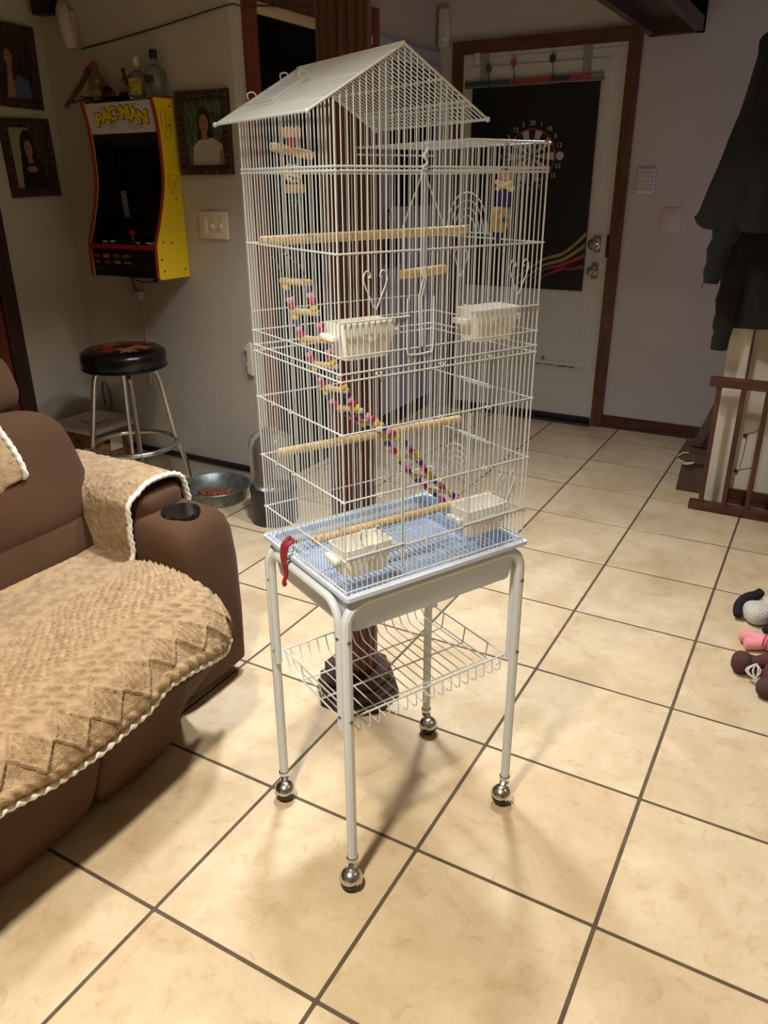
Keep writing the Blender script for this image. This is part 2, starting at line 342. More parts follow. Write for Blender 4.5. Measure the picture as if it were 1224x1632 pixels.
# stub wall behind the railing, with a white post at its end
b = MB(); b.box(.318, X1, 2.52, 2.6, .0008, ZC); sw = struct(b.build('wall_stub', mat('cream_paint', (214, 205, 190), .7, var=.06, vscale=3), smooth=None), 'cream stub wall behind the railing')
CRK = mat('crack', (50, 46, 42), .9)
b = MB()
for pts in ([(.355, .33), (.385, .345), (.42, .375)], [(.345, .16), (.375, .17), (.42, .185)], [(.36, .33), (.358, .25), (.352, .17)]):
    b.tube([(a, 2.5195, c) for a, c in pts], .0016, 4)
b.box(.343, .357, 2.512, 2.52, .318, .332); b.box(.333, .347, 2.512, 2.52, .148, .162)
b.build('crack', CRK, sw, smooth=None)
b = MB(); b.box(.32, X1, 2.505, 2.52, .0008, .07); b.box(.32, X1, 2.498, 2.52, .0008, .025); struct(b.build('baseboard_right', BROWNW, smooth=None), 'brown baseboard behind the railing')
b = MB(); b.rbox(.226, .312, 2.46, 2.6, .0008, ZC-.001, .004); struct(b.build('trim_3', mat('white_post', (226, 220, 208), .6, var=.1, vscale=3, stretch=(8, 8, .6))), 'white painted post')
# ceiling lamps outside the view
for nm, P, lab, c in (('ceiling_lamp', LAMP_TOP, 'round bluish white ceiling lamp over the cage', (225, 235, 255)), ('ceiling_lamp', LAMP_COOL, 'round neutral white ceiling lamp above the sofa', (235, 240, 255)), ('ceiling_lamp', LAMP_WARM, 'round warm ceiling lamp above the viewer', (255, 214, 150)), ('ceiling_lamp', LAMP_RIGHT, 'round warm ceiling lamp over the right of the room', (255, 214, 150))):
    t = thing(nm, lab, 'lamp', (P[0], P[1], ZC-.06)); b = MB(); b.lathe([(.12, ZC-.0005), (.12, ZC-.03), (.108, ZC-.035)], (P[0], P[1], 0), 28); b.build('lamp_base', mat('white_enamel', (225, 225, 222), .4), t)
    b = MB(); b.lathe([(.107, ZC-.034), (.103, ZC-.05), (.07, ZC-.058), (0, ZC-.06)], (P[0], P[1], 0), 28); b.build('lamp_diffuser', mat('diffuser_'+str(c[2]), c, .5, emit=(c, 6.0)), t)
# ------------------------------------------------------------------ wooden column
CX, CY = -.418, .438
colm = thing('wooden_column', 'reddish brown fluted wooden column on a stepped base behind the cage', 'column', (CX, CY, 0)); colm['kind'] = 'structure'
CW = mat('column_wood', (104, 58, 40), .42, rgb2=(68, 38, 28), vscale=7, stretch=(6, 6, .5), bump=.12)
CB = mat('column_base_wood', (66, 42, 30), .5, rgb2=(44, 27, 20), vscale=9, stretch=(3, 3, 3), bump=.2)
NS = 16; st = MB(); ra, rb = .040, .0575
a = pi/NS*.90; poly = [(ra*cos(-a), ra*sin(-a)), (rb*cos(-a)-.003, rb*sin(-a)), (rb, -.006), (rb+.0008, 0), (rb, .006), (rb*cos(a)-.003, rb*sin(a)), (ra*cos(a), ra*sin(a))]
st.prism(poly, lambda x, y, t: (x, y, t), .085, ZC-.001); stm = st.mesh('stave', CW, None)
for k in range(NS): inst('stave', stm, colm, (0, 0, 0), Matrix.Rotation(2*pi*k/NS+.1, 3, 'Z').to_quaternion())
b = MB(); b.lathe([(.045, .08), (.045, ZC-.001)], (CX, CY, 0), 16); b.build('core', mat('column_core', (40, 22, 16), .7), colm)
def octo(r, z, rot=.3, n=8): return [(CX+r*cos(rot+2*pi*k/n), CY+r*sin(rot+2*pi*k/n), z) for k in range(n)]
for r0, z0, z1 in ((.122, .0008, .03), (.113, .03, .06), (.098, .06, .095)):
    b = MB(); b.loft([octo(r0, z0), octo(r0, z1-.006), octo(r0-.006, z1)]); b.build('base_tier', CB, colm, smooth=None)
# ------------------------------------------------------------------ bird cage (local frame: x along the front, y to the back)
CO = Vector((-.1235, .1204, 0)); CYAW = 1.1069; HW, HD = .2117, .1574
CM = Matrix.Translation(CO) @ Matrix.Rotation(CYAW, 4, 'Z')
def cw(x, y, z): return tuple(CM @ Vector((x, y, z)))
WIRE = mat('white_wire', (214, 220, 222), .3, spec=.5)
STANDM = mat('white_powder_coat', (212, 219, 222), .35)
ZT, ZTOP = .692, 1.433
RX, RH, ZR, ZE, RY0, RY1 = -.0909, .1626, 1.555, 1.463, -.1585, .1641     # roof: ridge x, half width, heights, y range
HX = .028
cage = thing('bird_cage', 'tall white wire bird cage with a gabled house roof on a rolling stand', 'bird cage', cw(0, 0, .62), CYAW)
cage_z = .62
def L(p): return (p[0], p[1], p[2]-cage_z)
class CMB(MB):                                        # builds straight in cage-local coordinates
    def part(s, name, m, parent, smooth=40):
        s.v = [(x, y, z-cage_z) for x, y, z in s.v]; return s.build(name, m, parent, smooth, world=False)
BM = {}
def bar(parent, a, b_, r=.0011, name='bar'):
    a, b_ = Vector(a), Vector(b_); d = b_-a; k = (round(d.length, 3), r)
    if k not in BM:
        t = MB(); t.tube([(0, 0, 0), (0, 0, k[0])], r, 5); BM[k] = t.mesh('bar', WIRE, 50)
    return inst(name, BM[k], parent, L(a), Vector((0, 0, 1)).rotation_difference(d))
def roofz(x): return ZR-(ZR-ZE)*abs(x-RX)/RH
RINGS = [.7595, .8715, .9905, 1.079, 1.091, 1.118, 1.273, 1.388, 1.394]
def panel(axis, v, lo, hi, nb, extra):
    q = CMB()
    for z in [ZT+.006]+RINGS+[ZTOP]:
        a0, a1 = (lo-.004, hi+.004)
        if z == ZTOP and axis == 'y': a0 = HX
        if z == ZTOP and axis == 'x' and v < 0: continue
        pts = [(a0, v, z), (a1, v, z)] if axis == 'y' else [(v, a0, z), (v, a1, z)]
        q.tube(pts, .0017 if z not in (1.118,) else .0015, 6)
    for a_ in (lo, hi):
        top = ZTOP if (axis == 'x' and v > 0) or (axis == 'y' and a_ > 0) else roofz(-HW)
        q.tube([(a_, v, ZT), (a_, v, top)] if axis == 'y' else [(v, a_, ZT), (v, a_, top)], .0012, 5)
    extra(q)
    p = q.part('wall_panel', WIRE, cage)
    for i in range(nb+1):
        t = lo+(hi-lo)*i/nb
        if axis == 'y':
            top = roofz(t) if t < HX+.002 else ZTOP; r = .0017 if i in (0, nb) else .0011
            bar(p, (t, v, ZT), (t, v, top), r)
        elif 0 < i < nb:
            bar(p, (v, t, ZT), (v, t, roofz(v) if v < 0 else ZTOP), .0011)
    return p
def heart(q, cx, v, cz, s, axis='y'):
    P = [(-.55, .55), (-.5, .62), (-.4, .58), (-.38, .7), (-.48, .86), (-.68, .92), (-.88, .78), (-.95, .5), (-.8, .15), (-.4, -.45), (0, -1), (.4, -.45), (.8, .15), (.95, .5), (.88, .78), (.68, .92), (.48, .86), (.38, .7), (.4, .58), (.5, .62), (.55, .55)]
    pts = [((cx+a*s*.75, v, cz+c*s) if axis == 'y' else (v, cx+a*s*.75, cz+c*s)) for a, c in P]
    q.tube(smoothpath(pts, 2), .0011, 5)
def arcs(q, cy, v, cz):
    for r in (.012, .026, .038, .05, .062):
        q.tube([(v, cy+r*cos(t*pi/14), cz+r*1.18*sin(t*pi/14)) for t in range(15)], .0012, 5)
    q.tube([(v, cy-.07, cz), (v, cy+.07, cz)], .0014, 5)
def fx(q):
    v = -HD-.002
    heart(q, -.145, v, 1.218, .031); heart(q, .158, v, 1.218, .031); heart(q, -.16, v, .785, .031); heart(q, .158, v, .822, .031)
    for x in (-.053, -.058): q.tube([(x, v-.001, 1.39), (x, v-.001, 1.25), (x+.006, v-.001, 1.23), (x-.003, v-.001, 1.2), (x, v-.001, 1.12)], .0014, 5)
    q.tube(smoothpath([(-.083, v, 1.2), (-.083, v, 1.118), (-.075, v, 1.108), (-.04, v, 1.108), (-.03, v, 1.118), (-.03, v, 1.2)], 4), .0014, 5)
    for x in (-.093, -.088, -.035, .06, .2): q.tube([(x, v, ZT+.03), (x, v, .985)], .0014, 5)
    for x0, x1, z in ((-.2117, -.08, 1.172), (.05, .2117, 1.166), (-.2117, -.09, .765), (.05, .2117, .765)):
        q.tube([(x0, v-.001, z), (x1, v-.001, z)], .0018, 5)
    for x in (-.14, -.01, .1):                                 # little coil hinges
        for zz in (1.085, .9905, .8715): q.tube([(x+.004*cos(t), v+.003*sin(t), zz+.003*sin(t*1.0)) for t in [k*.8 for k in range(16)]], .0009, 4)
    q.tube(smoothpath([(-.053, v-.003, 1.427), (-.049, v-.003, 1.42), (-.056, v-.003, 1.41), (-.050, v-.003, 1.4), (-.058, v-.003, 1.393), (-.052, v-.003, 1.39)], 4), .0022, 6)
def rx(q):
    v = HW+.002; arcs(q, .056, v, 1.281); arcs(q, .06, v, .767); heart(q, .07, v, 1.222, .028, 'x')
    for z in (.9905, .8715, 1.14):
        q.tube([(v, -.03, z), (v, .06, z+.0), ], .0024, 5); q.tube([(v+.003, -.035, z-.006), (v+.003, .055, z-.006)], .0014, 5)
def lx(q):
    v = -HW-.002
    for z in (.9905, .8715):
        for y in (.02, .09): q.tube([(v, y+.005*cos(t*.7), z+.004*sin(t*.7)) for t in range(10)], .0011, 4)
    pass
def bx_(q):
    q.tube([(-HW, HD, 1.153), (.19, HD, 1.153)], .0015, 5)
panel('y', -HD, -HW, HW, 38, fx); panel('y', HD, -HW, HW, 38, bx_)
lp_ = panel('x', -HW, -HD, HD, 28, lx); bar(lp_, (-HW-.002, -.02, .72), (-HW-.002, .07, .72), .0015, 'clip_wire'); panel('x', HW, -HD, HD, 28, rx)
# gable: inner wall of the little house above the flat top
q = CMB(); q.tube([(HX, -HD, roofz(HX)), (HX, HD, roofz(HX))], .0015, 5); q.tube([(HX, -HD, ZTOP), (HX, HD, ZTOP)], .0015, 5); gp = q.part('wall_panel', WIRE, cage)
for i in range(1, 28): t = -HD+2*HD*i/28; bar(gp, (HX, t, ZTOP), (HX, t, roofz(HX)))
# roof slopes
for sg in (-1, 1):
    q = CMB(); ex = RX+sg*RH
    q.tube([(RX, RY0, ZR+.002), (RX, RY1, ZR+.002)], .0019, 6) if sg < 0 else None
    for fct, rr in ((1.0, .0019), (.80, .0015), (.44, .0015)):
        x = RX+sg*RH*fct; q.tube([(x, RY0, roofz(x)), (x, RY1, roofz(x))], rr, 6)
    for y in (RY0, RY1):
        q.tube([(RX, y, ZR), (ex, y, ZE)], .0019, 6)
    for y in (RY0, RY1):
        q.ball((ex, y, ZE), .004, 8, 5)
    if sg < 0:                                          # carrying handle and its hooks
        n = Vector((-(ZR-ZE), 0, RH)).normalized()
        def sp(f, y, h): x = RX-RH*f; return (x+n.x*h*-1*-1, y, roofz(x)+n.z*h)
        q.tube([sp(.2, .02, .006), sp(.75, .02, .006), sp(.75, .11, .006), sp(.2, .11, .006)], .0016, 6)
        for f_, y in ((.3, .10), (.35, .02), (.62, .12)): q.tube(smoothpath([sp(f_, y, 0), sp(f_, y, .014), sp(f_+.06, y, .018), sp(f_+.08, y, .01)], 4), .0012, 5)
    rp = q.part('roof_panel', WIRE, cage)
    for i in range(1, 29):
        y = RY0+(RY1-RY0)*i/29; bar(rp, (RX, y, ZR), (ex, y, ZE), .00125, 'roof_wire')
q = CMB()
for x in (HX, HW): q.tube([(x, -HD, ZTOP), (x, HD, ZTOP)], .0017, 6)
q.tube([(HX+.01, -HD+.12, ZTOP+.003), (HW-.03, -HD+.12, ZTOP+.003)], .0017, 6); q.tube([(HX+.02, -HD+.02, ZTOP+.003), (HW-.06, -HD+.02, ZTOP+.003)], .0015, 6)
q.tube([(HX-.004, HD+.002, ZTOP+.002), (HX-.004, HD+.002, ZTOP-.012), (HW, HD+.002, ZTOP-.012)], .002, 6)
tp = q.part('top_panel', WIRE, cage)
for i in range(1, 17): x = HX+(HW-HX)*i/17; bar(tp, (x, -HD, ZTOP+.0015), (x, HD, ZTOP+.0015), .00125, 'top_wire')
# tray and grille
PL = mat('pale_blue_white_plastic', (205, 217, 236), .35, spec=.45)
PLIN = mat('pale_blue_film', (176, 200, 236), .3, spec=.5)
q = CMB()
W, D = .4375, .342
q.loft([rrect(.372, .276, .02, .628), rrect(.372, .276, .02, .606), rrect(.398, .30, .02, .606), rrect(.41, .312, .02, .645), rrect(.418, .318, .015, .684), rrect(W, D, .008, .684), rrect(W, D, .008, .692), rrect(.408, .306, .015, .692), rrect(.398, .298, .015, .65), rrect(.384, .286, .02, .640), rrect(.37, .272, .02, .632)], cap0=True, cap1=True)
tray = q.part('tray', PL, cage)
q = CMB(); q.loft([rrect(.405, .303, .015, .6905), rrect(.3965, .2965, .015, .652), rrect(.382, .284, .02, .6425)], cap0=False, cap1=True); q.part('tray_film', PLIN, tray)
q = CMB()
for y in (-.135, 0, .135): q.tube([(-.195, y, .6635), (.195, y, .6635)], .0015, 5)
for x in (-.195, .195): q.tube([(x, -.14, .665), (x, .14, .665)], .0015, 5)
gr = q.part('floor_grille', WIRE, cage)
for i in range(33): x = -.19+.38*i/32; bar(gr, (x, -.14, .666), (x, .14, .666), .0011, 'grille_wire')
RED = mat('red_plastic', (150, 32, 44), .4)
def clip(x, y, nx, ny):                                  # red locking clip
    q = CMB(); ux, uy = -ny, nx
    P = lambda o, s_, z: (x+nx*o+ux*s_, y+ny*o+uy*s_, z)
    for s_ in (-.008, .008):
        q.tube(smoothpath([P(-.004, s_, .722), P(.004, s_, .727), P(.018, s_*.9, .715), P(.022, s_*.6, .69), P(.02, 0, .668)], 4), .0042, 6)
    q.tube(smoothpath([P(.02, 0, .672), P(.018, 0, .655), P(.024, 0, .638), P(.022, 0, .632)], 4), [.004+.0015*abs(k-6)/6 for k in range(13)], 8)
    q.part('locking_clip', RED, cage)['label'] = 'red plastic locking clip'
clip(-HW, .045, -1, 0)
# ------------------------------------------------------------------ rolling stand
stand = thing('cage_stand', 'white tubular rolling stand with wire basket and chrome ball casters', 'stand', cw(0, 0, 0), CYAW)
SX, SY = .2139, .1556; ZS = .672; rr = .0105
def sq(q, pts, r=.0105):                                  # rounded square tube
    q.tube(pts, r, 10)
def U(axis, v, zl, zr, off):
    h = (SX if axis == 'x' else SY); R0 = .045; P = []
    mk = (lambda a, z: (a, v, z)) if axis == 'x' else (lambda a, z: (v, a, z))
    P.append(mk(-h, zl)); P.append(mk(-h, ZS-R0-off))
    for k in range(1, 7): t = pi/2*k/6; P.append(mk(-h+R0*(1-cos(t)), ZS-off-R0+R0*sin(t)))
    for k in range(0, 7): t = pi/2*k/6; P.append(mk(h-R0*(1-sin(t))+0, ZS-off-R0+R0*cos(t)) if k else mk(h-R0, ZS-off))
    P.append(mk(h, zr)); return P
for v in (-SY, SY):
    q = MB(); sq(q, U('x', v, .062, .062, 0)); q.build('leg_frame', STANDM, stand, world=False)
for v in (-SX-.0, SX+.0):
    q = MB(); pts = [(x*1.0+(-.004 if v < 0 else .004), y*.88, z) for x, y, z in U('y', v, .392, .392, .004)]; sq(q, pts, .0085); q.build('side_frame', STANDM, stand, world=False)
BR = mat('dull_brass', (160, 146, 110), .35, .9)
q = MB()
for x in (-SX, SX):
    for y in (-SY, SY):
        for z in (.598, .421): q.ball((x, y-.0105 if y < 0 else y+.0105, z), .0045, 8, 5)
        for z in (.598, .421): q.ball((x-.010 if x < 0 else x+.010, y*.9, z), .004, 8, 5)
q.build('bolts', BR, stand, world=False)
# wire basket: rim, long wires, many cross wires with turned-up ends
zb, zrim = .372, .412; bw, bd = .196, .146
q = MB()
for P in ([(-bw, -bd), (bw, -bd), (bw, bd), (-bw, bd)],):
    q.tube([(x, y, zrim) for x, y in P], .0024, 6, closed=True)
for y in (-.09, -.01, .07): q.tube([(-bw, y, zrim), (-bw+.006, y, zb), (bw-.006, y, zb), (bw, y, zrim)], .0019, 6)
for x in (-bw, bw): q.tube([(x, -bd, zrim), (x*.99, -bd+.02, zb), (x*.99, bd-.02, zb), (x, bd, zrim)], .0018, 6)
for x in (-SX, SX):
    for y in (-SY, SY): q.tube([(x*.96, y*.97, zrim), (x*.995, y*.97, zrim)], .003, 6)
bk = q.build('basket', WIRE, stand, world=False)
t = MB(); t.tube(smoothpath([(0, -bd, zrim), (0, -bd-.002, zb+.012), (0, -bd+.006, zb+.001), (0, -bd+.03, zb+.002), (0, 0, zb+.002), (0, bd-.035, zb+.002), (0, bd-.012, zb+.012), (0, bd, zrim)], 4), .0014, 5); bwm = t.mesh('basket_wire', WIRE, 50)
for i in range(17): inst('basket_wire', bwm, bk, (-bw+.014+(2*bw-.028)*i/16, 0, 0))
BLK = mat('black_rubber', (18, 18, 18), .5)
for sx, sy, ang in ((-1, -1, 3.9), (1, -1, 3.6), (-1, 1, 4.2), (1, 1, 4.4)):
    x, y = sx*SX, sy*SY; ox, oy = .017*cos(ang), .017*sin(ang)
    q = MB(); q.lathe([(.0115, .072), (.013, .07), (.013, .062), (.009, .058), (.012, .052), (.010, .046)], (x, y, 0), 16)
    q.tube([(x, y, .055), (x+ox*.6, y+oy*.6, .046)], .010, 10)
    cst = q.build('caster', CHROME, stand, world=False)
    Mt = Matrix.Rotation(.35, 3, Vector((-oy, ox, 0)).normalized())
    q = MB(); q.super((x+ox, y+oy, .0262), (.0255, .0255, .0255), 1, 1, 20, 14, M=Mt)
    q.f = [fc for fc in q.f if sum(q.v[i][2] for i in fc)/4 > .0215+.4*((sum(q.v[i][0] for i in fc)/4-x-ox)*ox+(sum(q.v[i][1] for i in fc)/4-y-oy)*oy)/.017]
    q.build('caster_shell', CHROME, cst, world=False)
    q = MB(); q.ball((x+ox, y+oy, .0245), .0237, 16, 12); q.build('caster_ball', BLK, cst, world=False)
# ------------------------------------------------------------------ things inside the cage
DOWEL = mat('pale_dowel_wood', (226, 198, 148), .55, rgb2=(206, 172, 120), vscale=20, stretch=(1, 8, 8))
def dowel(a, b_, r, label):
    a, b_ = Vector(cw(*a)), Vector(cw(*b_)); u = (b_-a).normalized(); q = MB()
    q.tube([a, a+u*.002, b_-u*.002, b_], [r*.8, r, r, r*.8], 12); o = q.build('perch', DOWEL); return tag(o, label, 'perch', 'wooden perches in the cage')
dowel((-.209, .112, 1.278), (.209, .05, 1.286), .0085, 'long wooden perch highest in the cage, above the swing')
dowel((-.209, .094, .891), (.209, .05, .901), .0085, 'long wooden perch at mid height under the bead ladder')
dowel((-.209, -.034, .754), (.209, -.068, .764), .0085, 'long wooden perch lowest in the cage just above the tray')
sw_ = thing('bird_swing', 'short wooden swing perch on wire arms in the upper cage', 'swing', cw(.065, 0, 1.39), CYAW)
q = MB(); q.tube([cw(.014, 0, 1.217), cw(.017, 0, 1.217), cw(.115, 0, 1.221), cw(.118, 0, 1.221)], [.007, .0085, .0085, .007], 12); q.build('perch', DOWEL, sw_)
q = MB(); q.tube([cw(.02, 0, 1.221), cw(.02, 0, 1.3), cw(.055, 0, 1.372), cw(.06, 0, 1.388), cw(.07, 0, 1.388), cw(.075, 0, 1.372), cw(.112, 0, 1.3), cw(.112, 0, 1.225)], .0014, 6); q.build('wire_arm', WIRE, sw_)
CUP = mat('cream_plastic', (248, 246, 236), .35)
def cup(x, z0, label, wdt=.105, h=.057, dp=.062):
    t = thing('feeder_cup', label, 'feeder cup', cw(x, -.118, z0), CYAW, 'white feeder cups on the cage front')
    q = MB(); y = 0
    q.loft([rrect(wdt*.84, dp*.8, .012, 0), rrect(wdt*.94, dp*.95, .01, h*.6), rrect(wdt, dp, .008, h), rrect(wdt-.006, dp-.006, .007, h), rrect(wdt*.9, dp*.9, .008, h*.6), rrect(wdt*.8, dp*.75, .01, .004)], True, True); q.build('cup', CUP, t, world=False)
    q = MB(); q.rbox(-wdt/2-.014, -wdt/2+.002, -.02, .02, h*.55, h*.72, .002); q.build('ear', CUP, t, world=False)
    q = MB(); q.rbox(wdt/2-.002, wdt/2+.014, -.02, .02, h*.55, h*.72, .002); q.build('ear', CUP, t, world=False)
    q = MB(); q.loft([[(a*.014, -dp/2-.0, h*.72+c*.014) for a, c in [(cos(k*pi/8), -sin(k*pi/8)) for k in range(9)]], [(a*.012, -dp/2-.003, h*.72+c*.012) for a, c in [(cos(k*pi/8), -sin(k*pi/8)) for k in range(9)]]]); q.build('thumb_tab', CUP, t, world=False)
cup(-.148, 1.108, 'white feeder cup in the upper cage on the ladder side'); cup(.125, 1.108, 'white feeder cup in the upper cage on the door side')
cup(-.155, .716, 'white feeder cup near the tray beside the red clip'); cup(.125, .724, 'white feeder cup near the tray below the ladder end')
# bead ladder
lad = thing('bead_ladder', 'wooden rung ladder strung with pink, yellow and blue beads', 'bird toy', cw(0, .05, .72), CYAW)
key = [(-.172, .055, 1.212), (-.152, .06, 1.15), (-.128, .07, 1.09), (-.10, .075, 1.03), (-.07, .08, .975), (-.032, .078, .94), (.006, .068, .91), (.05, .055, .868), (.095, .04, .80), (.14, .028, .755), (.178, .018, .718)]
path = smoothpath(key, 12); acc = [0]
for p, n in zip(path, path[1:]): acc.append(acc[-1]+(n-p).length)
def at(s):
    for i in range(len(acc)-1):
        if s <= acc[i+1]: return path[i].lerp(path[i+1], (s-acc[i])/(acc[i+1]-acc[i]+1e-9))
    return path[-1]
NR = 11; tot = acc[-1]; dirr = Vector((.42, -.9, 0)).normalized(); hl = .033
BC = {n: mat('bead_'+n, c, .2) for n, c in dict(pink=(240, 158, 182), magenta=(196, 40, 100), yellow=(232, 214, 70), blue=(34, 66, 150)).items()}
bmz = {n: MB().ball((0, 0, 0), .0074, 10, 7).mesh('bead', BC[n], 60) for n in BC}
order = ['yellow', 'blue', 'pink', 'magenta']
zl = .72
for side in (-1, 1):
    q = MB(); q.tube([p+dirr*side*(hl-.008)-Vector((0, 0, 0)) for p in [at(tot*k/60) for k in range(61)]], .0012, 5)
    s0 = at(0)+dirr*side*(hl-.008); q.tube([s0, (s0.x-.012, s0.y+.0, s0.z+.03), (-.2115, s0.y+.02, 1.273)], .0014, 5)
    q.v = [(x, y-.05, z-zl) for x, y, z in q.v]; q.build('cord', mat('steel_cord', (120, 120, 120), .3, 1), lad, world=False)
for i in range(NR+1):
    p = at(tot*i/NR); q = MB(); e0, e1 = p-dirr*hl, p+dirr*hl
    q.tube([e0, e0+dirr*.002, e1-dirr*.002, e1], [.0045, .0058, .0058, .0045], 10); q.v = [(x, y-.05, z-zl) for x, y, z in q.v]; q.build('rung', DOWEL, lad, world=False)
    for k in range(4):
        if i == NR: break
        pp = at(tot*(i+(k+.85)/4.7)/NR)
        for side in (-1, 1):
            nm = order[(k+(0 if side < 0 else 1)) % 4]; c = pp+dirr*side*(hl-.008)
            inst('bead', bmz[nm], lad, (c.x, c.y-.05, c.z-zl))
# hanging toys
PURP = mat('purple_dyed', (52, 40, 110), .5); GRN = mat('dark_green_bead', (22, 82, 62), .25); ROPE = mat('cream_rope', (232, 220, 178), .8, bump=.4, bscale=200)
CORK = mat('light_block_wood', (222, 178, 140), .6, var=.15, vscale=40); TEAL = mat('teal_bead', (24, 92, 110), .3)
t1 = thing('hanging_chew_toy', 'hanging toy of wood blocks, dowel and wicker ball under the roof', 'bird toy', cw(-.152, .085, 1.335), CYAW)
def tp_(t, name, m, fn, x, y): q = MB(); fn(q); q.v = [cw(a+x, c+y, z) for a, c, z in q.v]; return q.build(name, m, t)
X_, Y_ = -.152, .085
tp_(t1, 'cord', mat('steel_cord', (120, 120, 120), .3, 1), lambda q: q.tube([(0, 0, 1.505), (0, 0, 1.345)], .0015, 5), X_, Y_)
tp_(t1, 'bead_cluster', GRN, lambda q: [q.ball((a, 0, z), .006, 8, 6) for a in (-.008, .004, .01) for z in (1.485, 1.475, 1.466)], X_, Y_)
tp_(t1, 'block', CORK, lambda q: q.rbox(-.014, .014, -.012, .012, 1.442, 1.458, .002), X_, Y_)
tp_(t1, 'bead', BC['magenta'], lambda q: q.rbox(-.007, .007, -.007, .007, 1.43, 1.4415, .002), X_, Y_)
tp_(t1, 'dowel', DOWEL, lambda q: q.tube([(-.035, .01, 1.428), (-.03, .009, 1.428), (.03, -.009, 1.416), (.035, -.01, 1.415)], [.006, .0075, .0075, .006], 10), X_, Y_)
tp_(t1, 'bead', TEAL, lambda q: q.ball((0, 0, 1.405), .006, 8, 6), X_, Y_)
def wicker(q):
    for k in range(9):
        a = k*1.1; Mr = Matrix.Rotation(a, 3, 'X') @ Matrix.Rotation(a*.7, 3, 'Z')
        q.tube([tuple(Mr @ Vector((.0145*cos(u*pi/9), .0145*sin(u*pi/9), 0))+Vector((0, 0, 1.388))) for u in range(18)], .0018, 5, closed=True)
tp_(t1, 'wicker_ball', ROPE, wicker, X_, Y_)
tp_(t1, 'block', CORK, lambda q: q.rbox(-.012, .016, -.012, .012, 1.356, 1.370, .002), X_, Y_)
tp_(t1, 'bead_cluster', GRN, lambda q: [q.ball((a, 0, z), .0055, 8, 6) for a in (-.004, .006) for z in (1.35, 1.342)], X_, Y_)
t2 = thing('hanging_chew_toy', 'hanging toy of cork block, knotted cream rope and purple beads under the flat top', 'bird toy', cw(.168, -.1, 1.27), CYAW)
X_, Y_ = .168, -.1
tp_(t2, 'chain', mat('steel_cord', (120, 120, 120), .3, 1), lambda q: [q.tube([(.003*cos(u), 0, z+.005*sin(u)) for u in [k*pi/4 for k in range(8)]], .0011, 5, closed=True) for z in (1.43, 1.421, 1.412, 1.404)]+[q.tube([(0, 0, 1.404), (-.012, 0, 1.262)], .0013, 5)], X_, Y_)
tp_(t2, 'bead', GRN, lambda q: q.ball((0, 0, 1.394), .007, 10, 7), X_, Y_)
tp_(t2, 'block', CORK, lambda q: q.rbox(-.010, .010, -.01, .01, 1.374, 1.388, .002), X_, Y_)
tp_(t2, 'rope_knot', ROPE, lambda q: q.tube(smoothpath([(.014*cos(u*2.4)*(1+.15*sin(u*5)), .012*sin(u*2.4), 1.365+.007*sin(u*3.7)) for u in range(14)], 4), .0042, 7), X_, Y_)
tp_(t2, 'purple_block', PURP, lambda q: q.rbox(-.012, .010, -.009, .009, 1.33, 1.356, .003), X_, Y_)
def corkf(q):
    P = [(-.016, 1.325), (-.012, 1.332), (.004, 1.331), (.014, 1.32), (.016, 1.306), (.012, 1.3), (.006, 1.296), (.004, 1.288), (-.016, 1.29), (-.018, 1.305)]
    q.prism(P, lambda a, c, t: (a-.004, t, c), -.008, .008)
tp_(t2, 'cork_slab', mat('cork', (214, 180, 138), .85, var=.35, vscale=120), corkf, X_, Y_)
tp_(t2, 'bead', TEAL, lambda q: q.ball((-.004, -.009, 1.31), .005, 8, 6), X_, Y_)
tp_(t2, 'purple_block', PURP, lambda q: q.rbox(-.014, -.005, -.005, .005, 1.274, 1.289, .002), X_, Y_)
tp_(t2, 'bead', GRN, lambda q: q.ball((-.012, 0, 1.268), .006, 10, 7), X_, Y_)
# ------------------------------------------------------------------ recliner sofa
SUEDE = mat('brown_microfibre', (84, 58, 39), .85, var=.22, vscale=5, bump=.12, bscale=140, sheen=.04, spec=.2)
DARKSEAM = mat('seam_piping', (84, 57, 38), .85)
sofa = thing('recliner_sofa', 'brown microfibre recliner sofa with a cup holder in its arm', 'sofa', (-1.05, -.3, 0))
def sp2(name, c, a, e1=.4, e2=.4, M=None, fn=None, n=56, m=36, parent=sofa, mm=SUEDE):
    q = MB(); q.super(c, a, e1, e2, n, m, M, fn); return q.build(name, mm, parent, smooth=60)
SY0, AI, AO = -1.18, .135, .37
# base and front skirt (leans in towards the floor)
q = MB()
def ring(z, xf, xb=-1.55, y0=SY0, y1=AI-.015, r=.03): return [(x, y, z) for x, y, _ in rrect(xf-xb, y1-y0, r, 0, 5, ((xf+xb)/2, (y0+y1)/2))]
q.loft([ring(.025, -.775), ring(.06, -.76), ring(.14, -.70), ring(.22, -.64), ring(.30, -.60), ring(.34, -.60)]); base = q.build('base', SUEDE, sofa, smooth=60)
for y in (.0, -.27, -.52):                                  # padded folds of the footrest front
    q = MB(); q.super((0, y-.155, .175), (.03, .135, .16), .5, .35, 40, 24, M=None)
    q.v = [(x-.665-(.175-z)*.36, yy, z) for x, yy, z in q.v]; q.build('front_pad', SUEDE, base, smooth=60)
sp2('seat_cushion', (-.89, -.12, .34), (.315, .24, .10), .45, .35)
sp2('seat_cushion', (-.89, -.64, .345), (.315, .27, .10), .45, .35)
